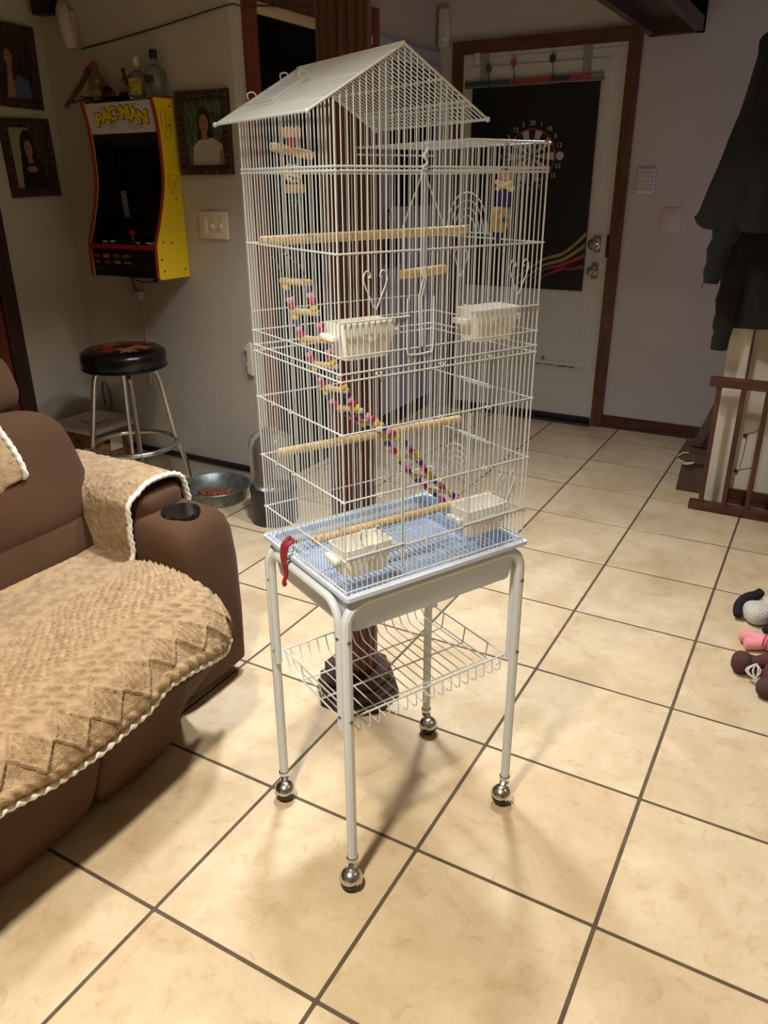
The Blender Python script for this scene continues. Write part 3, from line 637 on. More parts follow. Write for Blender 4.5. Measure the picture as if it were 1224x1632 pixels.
# arm: tall rounded block, raised padded rear part, cup holder in front
def armfn(P): return P
q = MB(); prof = [(-1.5, .03), (-.79, .03), (-.762, .06), (-.757, .25), (-.760, .44), (-.768, .50), (-.788, .537), (-.82, .552), (-.90, .556), (-1.0, .55), (-1.5, .55)]
n = 12; rings = []
for k in range(n+1):
    t = k/n; y = AI+(AO-AI)*t; e = 1-abs(2*t-1)**5; sc = .86+.14*sqrt(max(e, 0)); rings.append([(-1.13+(x+1.13)*(.955+.045*sqrt(max(e, 0))), y, .03+(z-.03)*sc) for x, z in prof])
q.loft(rings); arm = q.build('arm', SUEDE, sofa, smooth=50)
q = MB(); q.super((-1.18, .252, .557), (.275, .102, .060), .5, .45, 44, 26, fn=lambda P: Vector((P.x, P.y, P.z+.012*cos(P.x*5)))); q.build('arm_pad', SUEDE, arm, smooth=60)
q = MB(); c = (-.853, .248, 0); q.lathe([(.052, .53), (.053, .5545), (.048, .558), (.045, .557), (.043, .5562), (0, .5558)], c, 28); cupm = q.build('cup_holder', mat('cup_holder_black', (20, 18, 18), .25, .3), arm)
q = MB(); q.lathe([(.0535, .5545), (.0515, .5595), (.047, .5585)], c, 28); q.build('rim', mat('dark_chrome', (110, 106, 100), .25, 1), cupm)
# backrest: two plump rolls leaning back
Mb = Matrix.Rotation(R_(-24), 3, 'Y')
for yc, hw_ in ((-.075, .28), (-.64, .275)):
    bc = sp2('back_cushion', (-1.24, yc, .635), (.13, hw_, .185), .55, .42, M=Mb)
    sp2('head_cushion', (-1.41, yc-.01, .855), (.12, hw_-.02, .105), .6, .45, M=Mb)
    sp2('lumbar_cushion', (-1.17, yc, .475), (.11, hw_-.01, .1), .6, .45, M=Mb)
q = MB(); q.loft([[(x, y, z) for x, y, _ in rrect(.16, 1.3, .05, 0, 5, (xc, -.42))] for z, xc in ((.05, -1.50), (.5, -1.53), (.85, -1.64), (.9, -1.64))]); q.build('back_shell', SUEDE, sofa, smooth=60)
# ------------------------------------------------------------------ throw blankets
FLEECE = mat('tan_sherpa_fleece', (182, 155, 119), .95, rgb2=(156, 129, 97), vscale=46, bump=.55, bscale=260, sheen=.08, spec=.1)
ROPEW = mat('white_rope_trim', (236, 230, 216), .8, bump=.3, bscale=300)
import mathutils.noise as mn
def knit(s, t):                                            # relief of the cable-knit border, metres
    h = 0.0
    for c0 in (.028, .155, .185):                           # cables
        v = (t-c0)/.013
        if abs(v) < 1: h += .008*sqrt(1-v*v)*(.55+.45*sin(2*pi*s/.03+v*2.2))
    v = (t-.09)/.048
    if abs(v) < 1.05:
        u = ((s/.088) % 1-.5)*2; dd = abs(u)+abs(v)
        if dd < 1.0: h += .006+.0035*sin(2*pi*(s/.088)*7)*(1 if dd < .8 else 0)+(.004 if .8 < dd < 1.0 else 0)
    if .21 < t < .40:
        f_ = min(1, (t-.21)/.01, (.40-t)/.03); h += .009*f_*max(0, sin(2*pi*s/.026+sin(t*160)*.6)*sin(2*pi*t/.020+sin(s*90)*.5))
    elif t > .40: h += .0012*sin(2*pi*t/.05)
    h += .0014*mn.noise(Vector((s*110, t*110, 0)))+.006*mn.noise(Vector((s*7, t*7, 3)))
    return h
ZB = [(-1.2, .35), (-.70, .345), (-.57, .343), (-.47, .32), (-.35, .313), (-.22, .325), (-.16, .35), (-.085, .345), (.01, .328), (.1, .298), (.2, .285)]
def prof_seat(y):
    e = max(0, (y-(-.02))/.19); e = min(e, 1); k = e*e
    xf = -.535-.13*k; zt = .452-.015*k; sag = .012*sin(y*7)
    zbm = interp(y, ZB)
    return smoothpath([(-1.13, y, .50), (-1.07, y, .462), (-.95, y, zt+.004), (-.80, y, zt+.006+sag*.3), (-.68-.06*k, y, zt-.004), (xf-.045, y, zt-.028), (xf-.008, y, zt-.07), (xf, y, (zt-.07+zbm)/2+.004), (xf-.012, y, zbm)], 24)
NU, NV = 440, 260
cache = []
for i in range(NU+1):
    y = -1.16+(.158+1.16)*i/NU; P = prof_seat(y); A = [0]
    for p, n_ in zip(P, P[1:]): A.append(A[-1]+(n_-p).length)
    row = []; j = 0
    for kk in range(NV+1):
        s = A[-1]*kk/NV
        while j < len(A)-2 and A[j+1] < s: j += 1
        pt = P[j].lerp(P[j+1], (s-A[j])/(A[j+1]-A[j]+1e-9)); tg = (P[j+1]-P[j]).normalized()
        row.append((pt, Vector((-tg.z, 0, tg.x)) if tg.x > 0 or True else tg, A[-1]-s))
    cache.append(row)
def seat_pt(u, v):
    i, kk = round(u*NU), round(v*NV); pt, nr, t = cache[i][kk]; y = -1.16+(.158+1.16)*u
    edge = max(0, (u-.955)/.045); q = pt+nr*(knit(y+.03*sin(t*3), t)+.004)
    q.z -= .055*edge**2.2; q.y += .012*edge
    return q
q = MB(); q.grid(seat_pt, NU, NV); 
th = tag(q.build('seat_throw', FLEECE, smooth=180), 'tan sherpa throw with white rope edge spread over the sofa seat', 'blanket')
def rope(name, pts, r, parent):
    P = smoothpath(pts, 6); A = 0; out = [P[0]]
    L_ = [0]
    for a, b_ in zip(P, P[1:]): L_.append(L_[-1]+(b_-a).length)
    N = int(L_[-1]/(r*.55)); res = []; j = 0
    for k in range(N+1):
        s = L_[-1]*k/N
        while j < len(L_)-2 and L_[j+1] < s: j += 1
        res.append(P[j].lerp(P[j+1], (s-L_[j])/(L_[j+1]-L_[j]+1e-9)))
    q = MB(); q.tube(res, r, 8, twist=lambda i, a: 1+.22*sin(i*1.15+2*a)); return q.build(name, ROPEW, parent, smooth=180)
rope('rope_trim', [cache[i][NV][0]+Vector((.006, 0, -.002)) for i in range(0, 422, 6)]+[seat_pt(.98, 1), seat_pt(1, .97)], .0075, th)
# throw over the arm
def arm_throw(u, v):                                       # u: back to front, v: outer side over the top to the seat
    x = -1.37+.445*u
    ang = [(.345, .50), (.35, .575), (.325, .632), (.26, .650), (.19, .642), (.135, .605), (.122, .54), (.118+.01*sin(u*9), .465), (.112, .442)]
    P = smoothpath([(x, a, z) for a, z in ang], 10); k = v*(len(P)-1); i = min(int(k), len(P)-2); p = P[i].lerp(P[i+1], k-i)
    lean = .10*max(0, (.62-p.z))*(.4 if u > .5 else .2)
    nz = .006*mn.noise(Vector((x*14, v*9, 1)))+.003*mn.noise(Vector((x*120, v*60, 1)))
    fall = max(0, (u-.8)/.2)**2*.03 if p.z > .55 else 0
    return p+Vector((lean-.06*max(0, (v-.3))*(u-.5)*0, -nz if v > .5 else nz, nz-fall*.4))
q = MB(); q.grid(arm_throw, 120, 110); at_ = tag(q.build('arm_throw', FLEECE, smooth=180), 'small tan fleece throw with white rope edge over the sofa arm', 'blanket')
rope('rope_trim', [arm_throw(1, k/24)+Vector((.004, 0, .003)) for k in range(25)], .007, at_)
# throw over the back, only its lower corner shows
def back_throw(u, v):
    y = -.75+.74*u; zz = .94-.36*v; x = -1.245+.30*max(0, 1-v)*-.55+.03*sin(v*3)
    zz = .93-.31*v
    rc = max(0, (u-.8)/.2)*max(0, (v-.75)/.25); zz += .10*rc**1.5
    x = -1.088-.42*(zz-.60)-.02*sin(v*7)+.004*mn.noise(Vector((y*60, zz*60, 0)))
    return Vector((x, y, zz))
q = MB(); q.grid(back_throw, 80, 60); bt = tag(q.build('back_throw', FLEECE, smooth=180), 'tan fleece throw with white rope edge over the sofa back', 'blanket')
rope('rope_trim', [back_throw(u/20, 1) for u in range(0, 21)]+[back_throw(1, 1-v/12) for v in range(1, 13)], .0075, bt)
# ------------------------------------------------------------------ wall-hung arcade cabinet
AX0, AX1 = -2.41, -1.99
arc = thing('arcade_cabinet', 'small wall-hung arcade cabinet with yellow sides and red edging', 'arcade cabinet', (-2.2, YB-.1, .985))
YEL = mat('yellow_laminate', (226, 196, 34), .4); REDT = mat('red_edging', (150, 34, 26), .4); BLKP = mat('black_panel', (14, 13, 13), .35); SCR = mat('black_screen', (10, 9, 9), .12, spec=.3)
WHM = mat('marquee_white', (206, 198, 200), .5); BLUE = mat('print_blue', (40, 110, 150), .5); DARKL = mat('dark_line', (52, 40, 22), .6)
prof = smoothpath([(1.478, 1.70, 0), (1.492, 1.64, 0), (1.5, 1.57, 0), (1.502, 1.46, 0), (1.4925, 1.356, 0), (1.455, 1.235, 0), (1.411, 1.13, 0)], 5)
prof = [(p.x, p.y) for p in prof]+[(1.406, 1.0), (1.412, .986)]
poly = [(1.597, 1.692), (1.59, 1.702)]+prof+[(1.597, .986)]
for x in (AX0, AX1-.014):
    q = MB(); q.prism(poly, lambda a, c, t: (t, a, c), x, x+.014); sp_ = q.build('side_panel', YEL, arc, smooth=None)
    q = MB(); q.tube([(x+.007, a-.001, c) for a, c in [(1.59, 1.703)]+prof], .0078, 8); q.build('edge_moulding', REDT, sp_)
    q = MB(); xi = x+.0145 if x < -2.2 else x-.0015; q.prism([(a+.006, c) for a, c in prof]+[(1.59, .988), (1.59, 1.69)], lambda a, c, t: (t, a, c), xi, xi+.001); q.build('inner_liner', BLKP, sp_, smooth=None)
    if x > -2.2:                                            # printed outlines and screws on the visible side
        X = x+.0145
        def line(pts, r=.0011, closed=False): z = MB(); z.tube([(X, a, c) for a, c in pts], r, 4, closed=closed); return z.build('print_line', DARKL, sp_, smooth=None)
        line([(1.515, 1.655), (1.54, 1.655), (1.54, 1.59), (1.515, 1.59)], closed=True); line([(1.54, 1.625), (1.565, 1.625), (1.565, 1.555), (1.53, 1.555), (1.53, 1.575), (1.548, 1.575), (1.548, 1.6)])
        line([(1.53, 1.41), (1.575, 1.405), (1.575, 1.345), (1.56, 1.345), (1.56, 1.385), (1.545, 1.385), (1.545, 1.33), (1.53, 1.332), (1.53, 1.365), (1.518, 1.365), (1.518, 1.385), (1.53, 1.386)], closed=True)
        z = MB()
        for a, c in ((1.57, 1.672), (1.56, 1.60), (1.555, 1.31), (1.45, 1.14), (1.50, 1.135), (1.43, 1.07), (1.44, 1.02), (1.57, 1.02)): z.lathe([(.004, -.0005), (.004, .0015), (0, .002)], (X, a, c), 8, 'X')
        z.build('screw_caps', DARKL, sp_)
q = MB(); q.box(AX0+.014, AX1-.014, 1.56, 1.597, .99, 1.69); q.box(AX0+.014, AX1-.014, 1.50, 1.597, 1.676, 1.69); q.build('back_board', BLKP, arc, smooth=None)
ix0, ix1 = AX0+.015, AX1-.015
q = MB(); q.prism([(1.488, 1.692), (1.508, 1.574), (1.515, 1.574), (1.50, 1.692)], lambda a, c, t: (t, a, c), ix0, ix1); mq = q.build('marquee', WHM, arc, smooth=None)
def on_marq(v, zc, xc, wob=0):                              # lay flat lettering on the slanted marquee
    out = []
    for x, y, z in v: zz = zc+y; out.append((xc+x, 1.488+(1.692-zz)*(.020/.118)-.0012-z, zz))
    return out
for chs, sz, mm, off, nm in (('PAC-MAN', .082, DARKL, .0, 'lettering_outline'), ('PAC-MAN', .076, YEL, .0016, 'lettering')):
    q = MB(); xs = -.135
    wd = {'P': .042, 'A': .046, 'C': .042, '-': .026, 'M': .054, 'N': .05}; tw = sum(wd[c] for c in chs); xs = -tw/2
    for c in chs:
        v, f = text(c, .066 if c != '-' else .05, bold=.0062 if off == 0 else .0032); xc = xs+wd[c]/2; zc = -1.3*xc*xc+.008
        v = [(a*1.12, b_*1.0+zc, d_+off) for a, b_, d_ in v]; q.add(on_marq(v, 1.642, -2.2+xc), f); xs += wd[c]
    q.build(nm, mm, mq, smooth=None)
q = MB()
for k, (xa, za, xb, zb_) in enumerate(((-.1, 1.604, -.035, 1.618), (-.085, 1.594, -.03, 1.610), (-.06, 1.588, -.028, 1.60), (.035, 1.615, .11, 1.598), (.03, 1.607, .13, 1.588), (.03, 1.598, .09, 1.586), (-.12, 1.672, -.07, 1.68), (.07, 1.683, .12, 1.676))):
    q.add(on_marq([(xa, za-1.6-.0012, 0), (xb, zb_-1.6-.0005, 0), (xb, zb_-1.6+.0012, 0), (xa, za-1.6+.0002, 0)], 1.6, -2.2), [(0, 1, 2, 3)])
q.build('speed_lines', mat('grey_line', (110, 96, 90), .6), mq, smooth=None)
q = MB(); q.prism([(1.508, 1.574), (1.545, 1.53), (1.555, 1.2), (1.545, 1.15), (1.56, 1.15), (1.565, 1.574)], lambda a, c, t: (t, a, c), ix0, ix1); q.build('bezel', BLKP, arc, smooth=None)
q = MB(); q.prism([(1.5435, 1.52), (1.5535, 1.215), (1.5545, 1.215), (1.5445, 1.52)], lambda a, c, t: (t, a-.002, c), ix0+.07, ix1-.055); scn = q.build('screen', SCR, arc, smooth=None)
q = MB(); q.prism([(1.550, 1.345), (1.5525, 1.235)], lambda a, c, t: (t, a-.004, c), 0, 0) if False else q.add([(-2.31, 1.545, 1.345), (-2.275, 1.545, 1.345), (-2.272, 1.548, 1.235), (-2.305, 1.548, 1.235)], [(0, 1, 2, 3)]); q.build('sticker', mat('grey_sticker', (120, 122, 128), .6), scn, smooth=None)
q = MB(); q.prism([(1.412, 1.126), (1.55, 1.156), (1.55, 1.14), (1.415, 1.108)], lambda a, c, t: (t, a, c), ix0, ix1); dk = q.build('control_deck', BLKP, arc, smooth=None)
q = MB(); q.box(ix0, ix1, 1.405, 1.412, 1.108, 1.128); q.build('edge_moulding', REDT, dk, smooth=None)
q = MB(); q.tube([(-2.17, 1.455, 1.13), (-2.17, 1.452, 1.165)], .005, 8); js = q.build('joystick', mat('steel', (150, 150, 150), .3, 1), arc)
q = MB(); q.ball((-2.17, 1.452, 1.172), .016, 14, 10); q.build('joystick_ball', mat('red_ball', (150, 22, 28), .25), js)
WB = mat('white_button', (214, 208, 196), .4); bt_ = MB().lathe([(.013, 0), (.013, .004), (.010, .007), (0, .0075)], (0, 0, 0), 14).mesh('button', WB)
AL = Vector((-2.2, YB-.1, .985))
for x, y, s_ in ((-2.335, 1.44, 1), (-2.295, 1.447, 1), (-2.13, 1.44, .7), (-2.075, 1.443, .7), (-2.045, 1.436, 1.05)): inst('button', bt_, arc, Vector((x, y, 1.126+(y-1.412)*.217))-AL, None, (s_, s_, s_))
q = MB(); q.box(ix0, ix1, 1.413, 1.43, .99, 1.11); lp = q.build('lower_panel', BLKP, arc, smooth=None)
for cx, cz, wd_, hh, c in ((-2.37, 1.076, .03, .008, (150, 92, 50)), (-2.31, 1.076, .034, .016, (164, 96, 50)), (-2.245, 1.078, .036, .014, (110, 80, 60)), (-2.185, 1.078, .04, .014, (110, 84, 60)), (-2.37, 1.05, .03, .008, (140, 88, 48)), (-2.305, 1.05, .034, .012, (120, 72, 84)), (-2.245, 1.05, .036, .012, (120, 110, 124)), (-2.18, 1.05, .042, .01, (130, 90, 84)), (-2.36, 1.02, .036, .006, (60, 58, 56)), (-2.31, 1.02, .036, .006, (56, 54, 54))):
    q = MB(); q.prism([(cx+wd_*.62*cos(k*pi/6), cz+hh*.6*(abs(sin(k*pi/6))**.6)*(1 if sin(k*pi/6) >= 0 else -1)) for k in range(12)], lambda a, d_, t: (a, t, d_), 1.4115, 1.413); q.build('logo_patch', mat('patch_%d_%d' % (c[0], c[2]), c, .5), lp, smooth=None)
q = MB()
for i in range(4):
    for j in range(5): q.lathe([(.0022, 0), (.0022, .001), (0, .001)], (-2.12+i*.016, 1.413, 1.035+j*.013), 6, 'Y')
q.build('speaker_holes', mat('hole', (44, 44, 42), .6), lp, smooth=None)
# power cord and plug
q = MB(); q.tube(smoothpath([(-2.33, 1.55, .988), (-2.325, 1.565, .94), (-2.32, 1.575, .905)], 5)+[], .0035, 6); q.tube(smoothpath([(-2.33, 1.55, .985), (-2.29, 1.56, .955), (-2.23, 1.57, .95), (-2.17, 1.565, .965), (-2.12, 1.55, .988)], 6), .0028, 6); q.rbox(-2.19, -2.165, 1.56, 1.572, .952, .964, .003)
cord = tag(q.build('power_cord', BLKP), 'thin black power cord hanging under the arcade cabinet', 'cord')
q = MB(); q.rbox(-2.335, -2.29, 1.555, 1.598, .865, .905, .006); q.tube(smoothpath([(-2.31, 1.588, .867), (-2.305, 1.592, .75), (-2.31, 1.592, .6), (-2.315, 1.59, .45)], 6), .003, 6)
tag(q.build('wall_plug', mat('grey_white_plastic', (176, 172, 168), .5)), 'whitish plug block with trailing cord on the wall below the arcade', 'plug')
# ------------------------------------------------------------------ things standing on the arcade
ZA = 1.703
def gl(n, c, tr=.9): return mat(n, c, .08, trans=tr, ior=1.45)
def bottle(x, y, prof, capz, capr, capm, gm, label, lab=None):
    t = thing('bottle', label, 'bottle', (x, y, ZA)); q = MB(); q.lathe([(r, ZA+z) for r, z in prof], (x, y, 0), 20); q.build('glass', gm, t)
    q = MB(); q.lathe([(capr, ZA+capz[0]), (capr*1.02, ZA+capz[1]-.002), (capr*.9, ZA+capz[1]), (0, ZA+capz[1])], (x, y, 0), 16); q.build('cap', capm, t)
    if lab:
        r, z0, z1, mm, a0, a1 = lab; q = MB()
        q.grid(lambda u, v: (x+r*cos(a0+(a1-a0)*u), y+r*sin(a0+(a1-a0)*u), ZA+z0+(z1-z0)*v), 10, 1); q.build('paper_label', mm, t)
    return t
bottle(-2.372, 1.545, [(.02, 0), (.028, .004), (.03, .05), (.034, .08), (.028, .1), (.012, .118), (.012, .135)], (.13, .155), .0135, mat('red_cap', (150, 34, 34), .4), mat('amber_plastic', (150, 116, 70), .12, trans=.6), 'amber bottle with a red cap on the arcade cabinet', (.0305, .02, .045, mat('tan_label', (150, 118, 84), .6), pi*1.15, pi*1.95))
bottle(-2.12, 1.54, [(.036, 0), (.04, .004), (.041, .075), (.034, .09), (.013, .104), (.0125, .125)], (.118, .152), .0135, mat('cream_cap', (206, 194, 160), .5), gl('clear_glass', (205, 210, 205)), 'clear bottle with a cream cap and yellow label', (.0418, .012, .072, mat('yellow_label', (196, 170, 50), .6, rgb2=(120, 100, 40), vscale=60), pi*1.15, pi*1.85))
bottle(-2.035, 1.555, [(.04, 0), (.044, .004), (.045, .09), (.036, .108), (.014, .122), (.0135, .15)], (.142, .176), .016, mat('black_cap', (24, 24, 24), .4), gl('clear_glass', (205, 210, 205)), 'tall clear bottle with a black cap and a dark slanted label', (.0455, .05, .08, mat('dark_label', (60, 44, 34), .6), pi*1.35, pi*1.7))
# dish, figurine, little flag bundle and hanger
t = thing('trinket_dish', 'shallow dark copper dish among the bottles', 'dish', (-2.25, 1.54, ZA)); q = MB(); q.lathe([(.03, ZA), (.05, ZA+.012), (.056, ZA+.03), (.053, ZA+.03), (.046, ZA+.014), (0, ZA+.008)], (-2.25, 1.54, 0), 24); q.build('bowl', mat('copper_dark', (110, 66, 50), .3, .8), t)
q = MB(); q.ball((-2.315, 1.55, ZA+.03), .03, 12, 9, .7, .8, 1.0); q.build('lump', mat('black_cloth', (16, 14, 14), .8), t)
t = thing('horse_figurine', 'slim dark reddish horse figurine leaning between dish and bottles', 'figurine', (-2.195, 1.555, ZA)); q = MB()
P = Vector((-2.195, 1.555, ZA)); HB = mat('dark_red_brown', (80, 48, 40), .6)
q.tube([P+Vector(v) for v in ((.0, 0, .055), (-.012, 0, .08), (-.02, 0, .105), (-.012, 0, .118), (-.03, 0, .112))], [.008, .009, .006, .005, .004], 8); q.tube([P+Vector((-.014, 0, .085)), P+Vector((-.034, 0, .08)), P+Vector((-.036, 0, .07))], .003, 6); q.tube([P+Vector((0, 0, .06)), P+Vector((.008, 0, .002))], .007, 8); q.build('body', HB, t)
q = MB(); q.super(tuple(P+Vector((.01, 0, .03))), (.014, .01, .03), .7, .7, 14, 10); q.build('striped_ribbon', mat('red_white_ribbon', (170, 120, 122), .7, rgb2=(110, 60, 70), vscale=60), t)
q = MB(); hp = smoothpath([(-2.445, 1.592, 1.842), (-2.46, 1.592, 1.84), (-2.5, 1.592, 1.80), (-2.58, 1.592, 1.74), (-2.64, 1.592, 1.698)], 5); q.tube(hp, [.014-.006*k/(len(hp)-1) for k in range(len(hp))], 8)
hp = smoothpath([(-2.445, 1.592, 1.842), (-2.43, 1.59, 1.838), (-2.40, 1.59, 1.80), (-2.375, 1.59, 1.735)], 5); q.tube(hp, [.014-.004*k/(len(hp)-1) for k in range(len(hp))], 8)
q.tube([(-2.62, 1.592, 1.712), (-2.40, 1.59, 1.735)], .004, 6); tag(q.build('coat_hanger', mat('hanger_wood', (120, 84, 60), .5, var=.2)), 'wooden coat hanger hung beside the arcade top', 'hanger')
q = MB()
for k in range(9):
    a = k*.7; q.tube(smoothpath([(-2.39, 1.53, ZA+.006), (-2.40-.03*cos(a), 1.53-.012*sin(a), ZA+.016+.006*sin(a*2)), (-2.42-.045*cos(a*.5), 1.52, ZA+.006+.02*abs(sin(a)))], 3), .0016, 5)
tag(q.build('dried_twig', mat('twig', (58, 46, 38), .8)), 'tangle of dry dark twigs at the arcade corner', 'twigs')
# ------------------------------------------------------------------ framed portraits
FRM = mat('carved_frame', (62, 44, 28), .45, rgb2=(38, 26, 17), vscale=30, bump=.2, bscale=120)
FRG = mat('carved_gold', (92, 72, 44), .4, rgb2=(60, 42, 26), vscale=50)
def portrait(label, place, w_, h_, figs, bg, tilt=0.0, loc=(0, 0, 0)):
    t = thing('picture_frame', label, 'picture frame', loc, 0, 'carved portrait frames'); fb = .036
    def pl(a, c, d):                                        # a across, c up, d out of the wall
        a, c = a*cos(tilt)-c*sin(tilt), a*sin(tilt)+c*cos(tilt); return place(a, c, d)
    def put(name, poly, d0, d1, m_, parent=t):
        q = MB(); q.prism(poly, lambda a, c, d: pl(a, c, d), d0, d1); return q.build(name, m_, parent, smooth=None)
    W2, H2 = w_/2, h_/2
    for po in ([(-W2, -H2), (W2, -H2), (W2-fb, -H2+fb), (-W2+fb, -H2+fb)], [(-W2, H2), (W2, H2), (W2-fb, H2-fb), (-W2+fb, H2-fb)], [(-W2, -H2), (-W2, H2), (-W2+fb, H2-fb), (-W2+fb, -H2+fb)], [(W2, -H2), (W2, H2), (W2-fb, H2-fb), (W2-fb, -H2+fb)]):
        put('frame_rail', po, .001, .016, FRM)
    q = MB()
    def scroll(a, c, s, fl):
        q.tube([pl(a+s*.5*(1-k/14)*cos(fl*k*.75), c+s*.5*(1-k/14)*sin(fl*k*.75), .018) for k in range(12)], .0026, 5)
    for i in range(int((w_-fb)/.03)+1):
        for sg in (-1, 1): scroll(-W2+fb/2+i*(w_-fb)/int((w_-fb)/.03), sg*(H2-fb/2), .024, 1 if i % 2 else -1)
    for i in range(1, int((h_-fb)/.03)):
        for sg in (-1, 1): scroll(sg*(W2-fb/2), -H2+fb/2+i*(h_-fb)/int((h_-fb)/.03), .024, 1 if i % 2 else -1)
    for sg in (-1, 1):
        q.tube([pl(-W2+.004, sg*(H2-.004), .016), pl(W2-.004, sg*(H2-.004), .016)], .003, 5); q.tube([pl(sg*(W2-.004), -H2+.004, .016), pl(sg*(W2-.004), H2-.004, .016)], .003, 5)
        q.tube([pl(-W2+fb, sg*(H2-fb), .014), pl(W2-fb, sg*(H2-fb), .014)], .0024, 5); q.tube([pl(sg*(W2-fb), -H2+fb, .014), pl(sg*(W2-fb), H2-fb, .014)], .0024, 5)
    q.build('carving', FRG, t, smooth=60)
    pr = put('photo_print', [(-W2+fb, -H2+fb), (W2-fb, -H2+fb), (W2-fb, H2-fb), (-W2+fb, H2-fb)], .001, .006, bg)
    for k, (poly, m_) in enumerate(figs):
        iw, ih = W2-fb, H2-fb; put('printed_shape', [(max(-1, min(1, a))*iw, max(-1, min(1, c))*ih) for a, c in poly], .006+.0003*k, .0063+.0003*k, m_, pr)
def ell(cx, cy, rx_, ry, n=20): return [(cx+rx_*cos(2*pi*k/n), cy+ry*sin(2*pi*k/n)) for k in range(n)]
HAIR = mat('print_hair', (36, 26, 22), .5, var=.3, vscale=60); FACE = mat('print_skin', (150, 108, 88), .5); FACED = mat('print_lips', (140, 50, 44), .5); BLKC = mat('print_black', (28, 20, 18), .5); WSH = mat('print_white_shirt', (176, 170, 158), .5); BLS = mat('print_blue_top', (76, 92, 110), .5)
def face(cx, cy, s): return [(ell(cx, cy, .2*s, .26*s), FACE), (ell(cx-.075*s, cy+.05*s, .04*s, .02*s, 8), BLKC), (ell(cx+.075*s, cy+.05*s, .04*s, .02*s, 8), BLKC), (ell(cx, cy-.13*s, .06*s, .022*s, 8), FACED), ([(cx-.11*s, cy-.2*s), (cx+.11*s, cy-.2*s), (cx+.13*s, cy-.42*s), (cx-.13*s, cy-.42*s)], FACE)]
f3 = [(ell(0, .3, .34, .5), HAIR), ([(-.3, .3), (-.42, -.5), (-.2, -.6), (.3, -.55), (.5, -.2), (.3, .4)], HAIR), ([(-.7, -1), (-.62, -.4), (-.3, -.2), (.4, -.15), (.85, -.35), (.95, -1)], WSH)]+face(0, .28, 1.15)+[([(.7, -1), (.72, -.5), (.9, -.55), (.98, -1)], FACE)]
portrait('carved frame with a photo of a person in a white polo, by the switch plate', lambda a, c, d: (-1.831+a, YB-d, 1.566+c), .285, .318, f3, mat('print_garden', (92, 108, 84), .5, rgb2=(40, 46, 34), vscale=26, stretch=(2.5, 1, .8)), 0, (-1.831, YB-.008, 1.41))
f2 = [([(.1, -1), (.15, 1), (1, 1), (1, -1)], mat('print_curtain', (84, 64, 44), .5, rgb2=(54, 40, 28), vscale=20, stretch=(4, 4, .5))), (ell(-.02, .42, .4, .5), HAIR), ([(-.55, -.5), (-.42, .4), (.38, .4), (.45, .0), (.75, -.35), (.85, -1), (-.6, -1)], HAIR), ([(-.6, -1), (-.5, -.3), (-.1, -.1), (.3, -.2), (.7, -.5), (.75, -1)], BLKC)]+face(.0, .3, 1.1)+[(ell(.02, -.36, .3, .11), FACE)]
portrait('carved frame with a photo of a dark-haired person in a dark dress, lower of two', lambda a, c, d: (X0+d, 1.424+a, 1.484+c), .262, .325, f2, mat('print_pale', (150, 138, 112), .5), .03, (X0+.008, 1.424, 1.32))
f1 = [(ell(-.1, .3, .5, .6), mat('print_auburn', (60, 36, 28), .5)), ([(.05, -1), (.0, -.5), (.3, -.25), (.8, -.4), (.9, -1)], BLS), ([(-.4, -1), (-.2, -.1), (.0, -.2), (.05, -1)], FACE)]+face(-.1, .25, .95)
portrait('carved frame with a photo of a person in a blue top, higher of two', lambda a, c, d: (X0+d, 1.405+a, 1.85+c), .272, .326, f1, mat('print_dark', (58, 44, 36), .5, rgb2=(36, 26, 22), vscale=12), -.02, (X0+.008, 1.405, 1.69))
# ------------------------------------------------------------------ small wall fittings
IV = mat('ivory_plate', (222, 210, 188), .45)
t = thing('switch_plate', 'ivory triple light switch plate under the white-polo portrait', 'light switch', (-1.824, YB-.003, 1.15)); q = MB(); q.rbox(-1.903, -1.745, YB-.008, YB-.0005, 1.15, 1.262, .003); q.build('plate', IV, t)
q = MB(); q.rbox(-1.887, -1.857, YB-.011, YB-.007, 1.17, 1.242, .002); q.build('rocker', IV, t)
for x in (-1.827, -1.78): q = MB(); q.rbox(x-.005, x+.005, YB-.02, YB-.007, 1.196, 1.212, .002); q.build('toggle', IV, t); q = MB(); q.ball((x, YB-.008, 1.235), .0025, 6, 4); q.ball((x, YB-.008, 1.178), .0025, 6, 4); q.build('screws', DARKL, t)
t = thing('switch_plate', 'pale double switch plate on the far wall below the keypad', 'light switch', (-.256, YF-.003, 1.118)); q = MB(); q.rbox(-.306, -.204, YF-.008, YF-.0005, 1.118, 1.242, .003); q.build('plate', mat('pink_white_plate', (206, 192, 190), .5), t)
for z in (1.2, 1.165): q = MB(); q.rbox(-.262, -.25, YF-.016, YF-.007, z-.008, z+.008, .002); q.build('toggle', IV, t)
t = thing('alarm_keypad', 'small white rounded keypad on the far wall by the door', 'keypad', (-.415, YF-.01, 1.313)); q = MB(); q.rbox(-.465, -.365, YF-.02, YF-.0005, 1.313, 1.438, .009, 3); q.build('body', mat('keypad_white', (210, 206, 204), .45), t)
km = MB().rbox(-.009, .009, -.002, .002, -.007, .007, .001, 1).mesh('key', mat('key_grey', (184, 180, 180), .5))
for i in range(4):
    for j in range(5): inst('key', km, t, Vector((-.45+i*.0235, YF-.021, 1.332+j*.0205))-Vector((-.415, YF-.01, 1.313)))
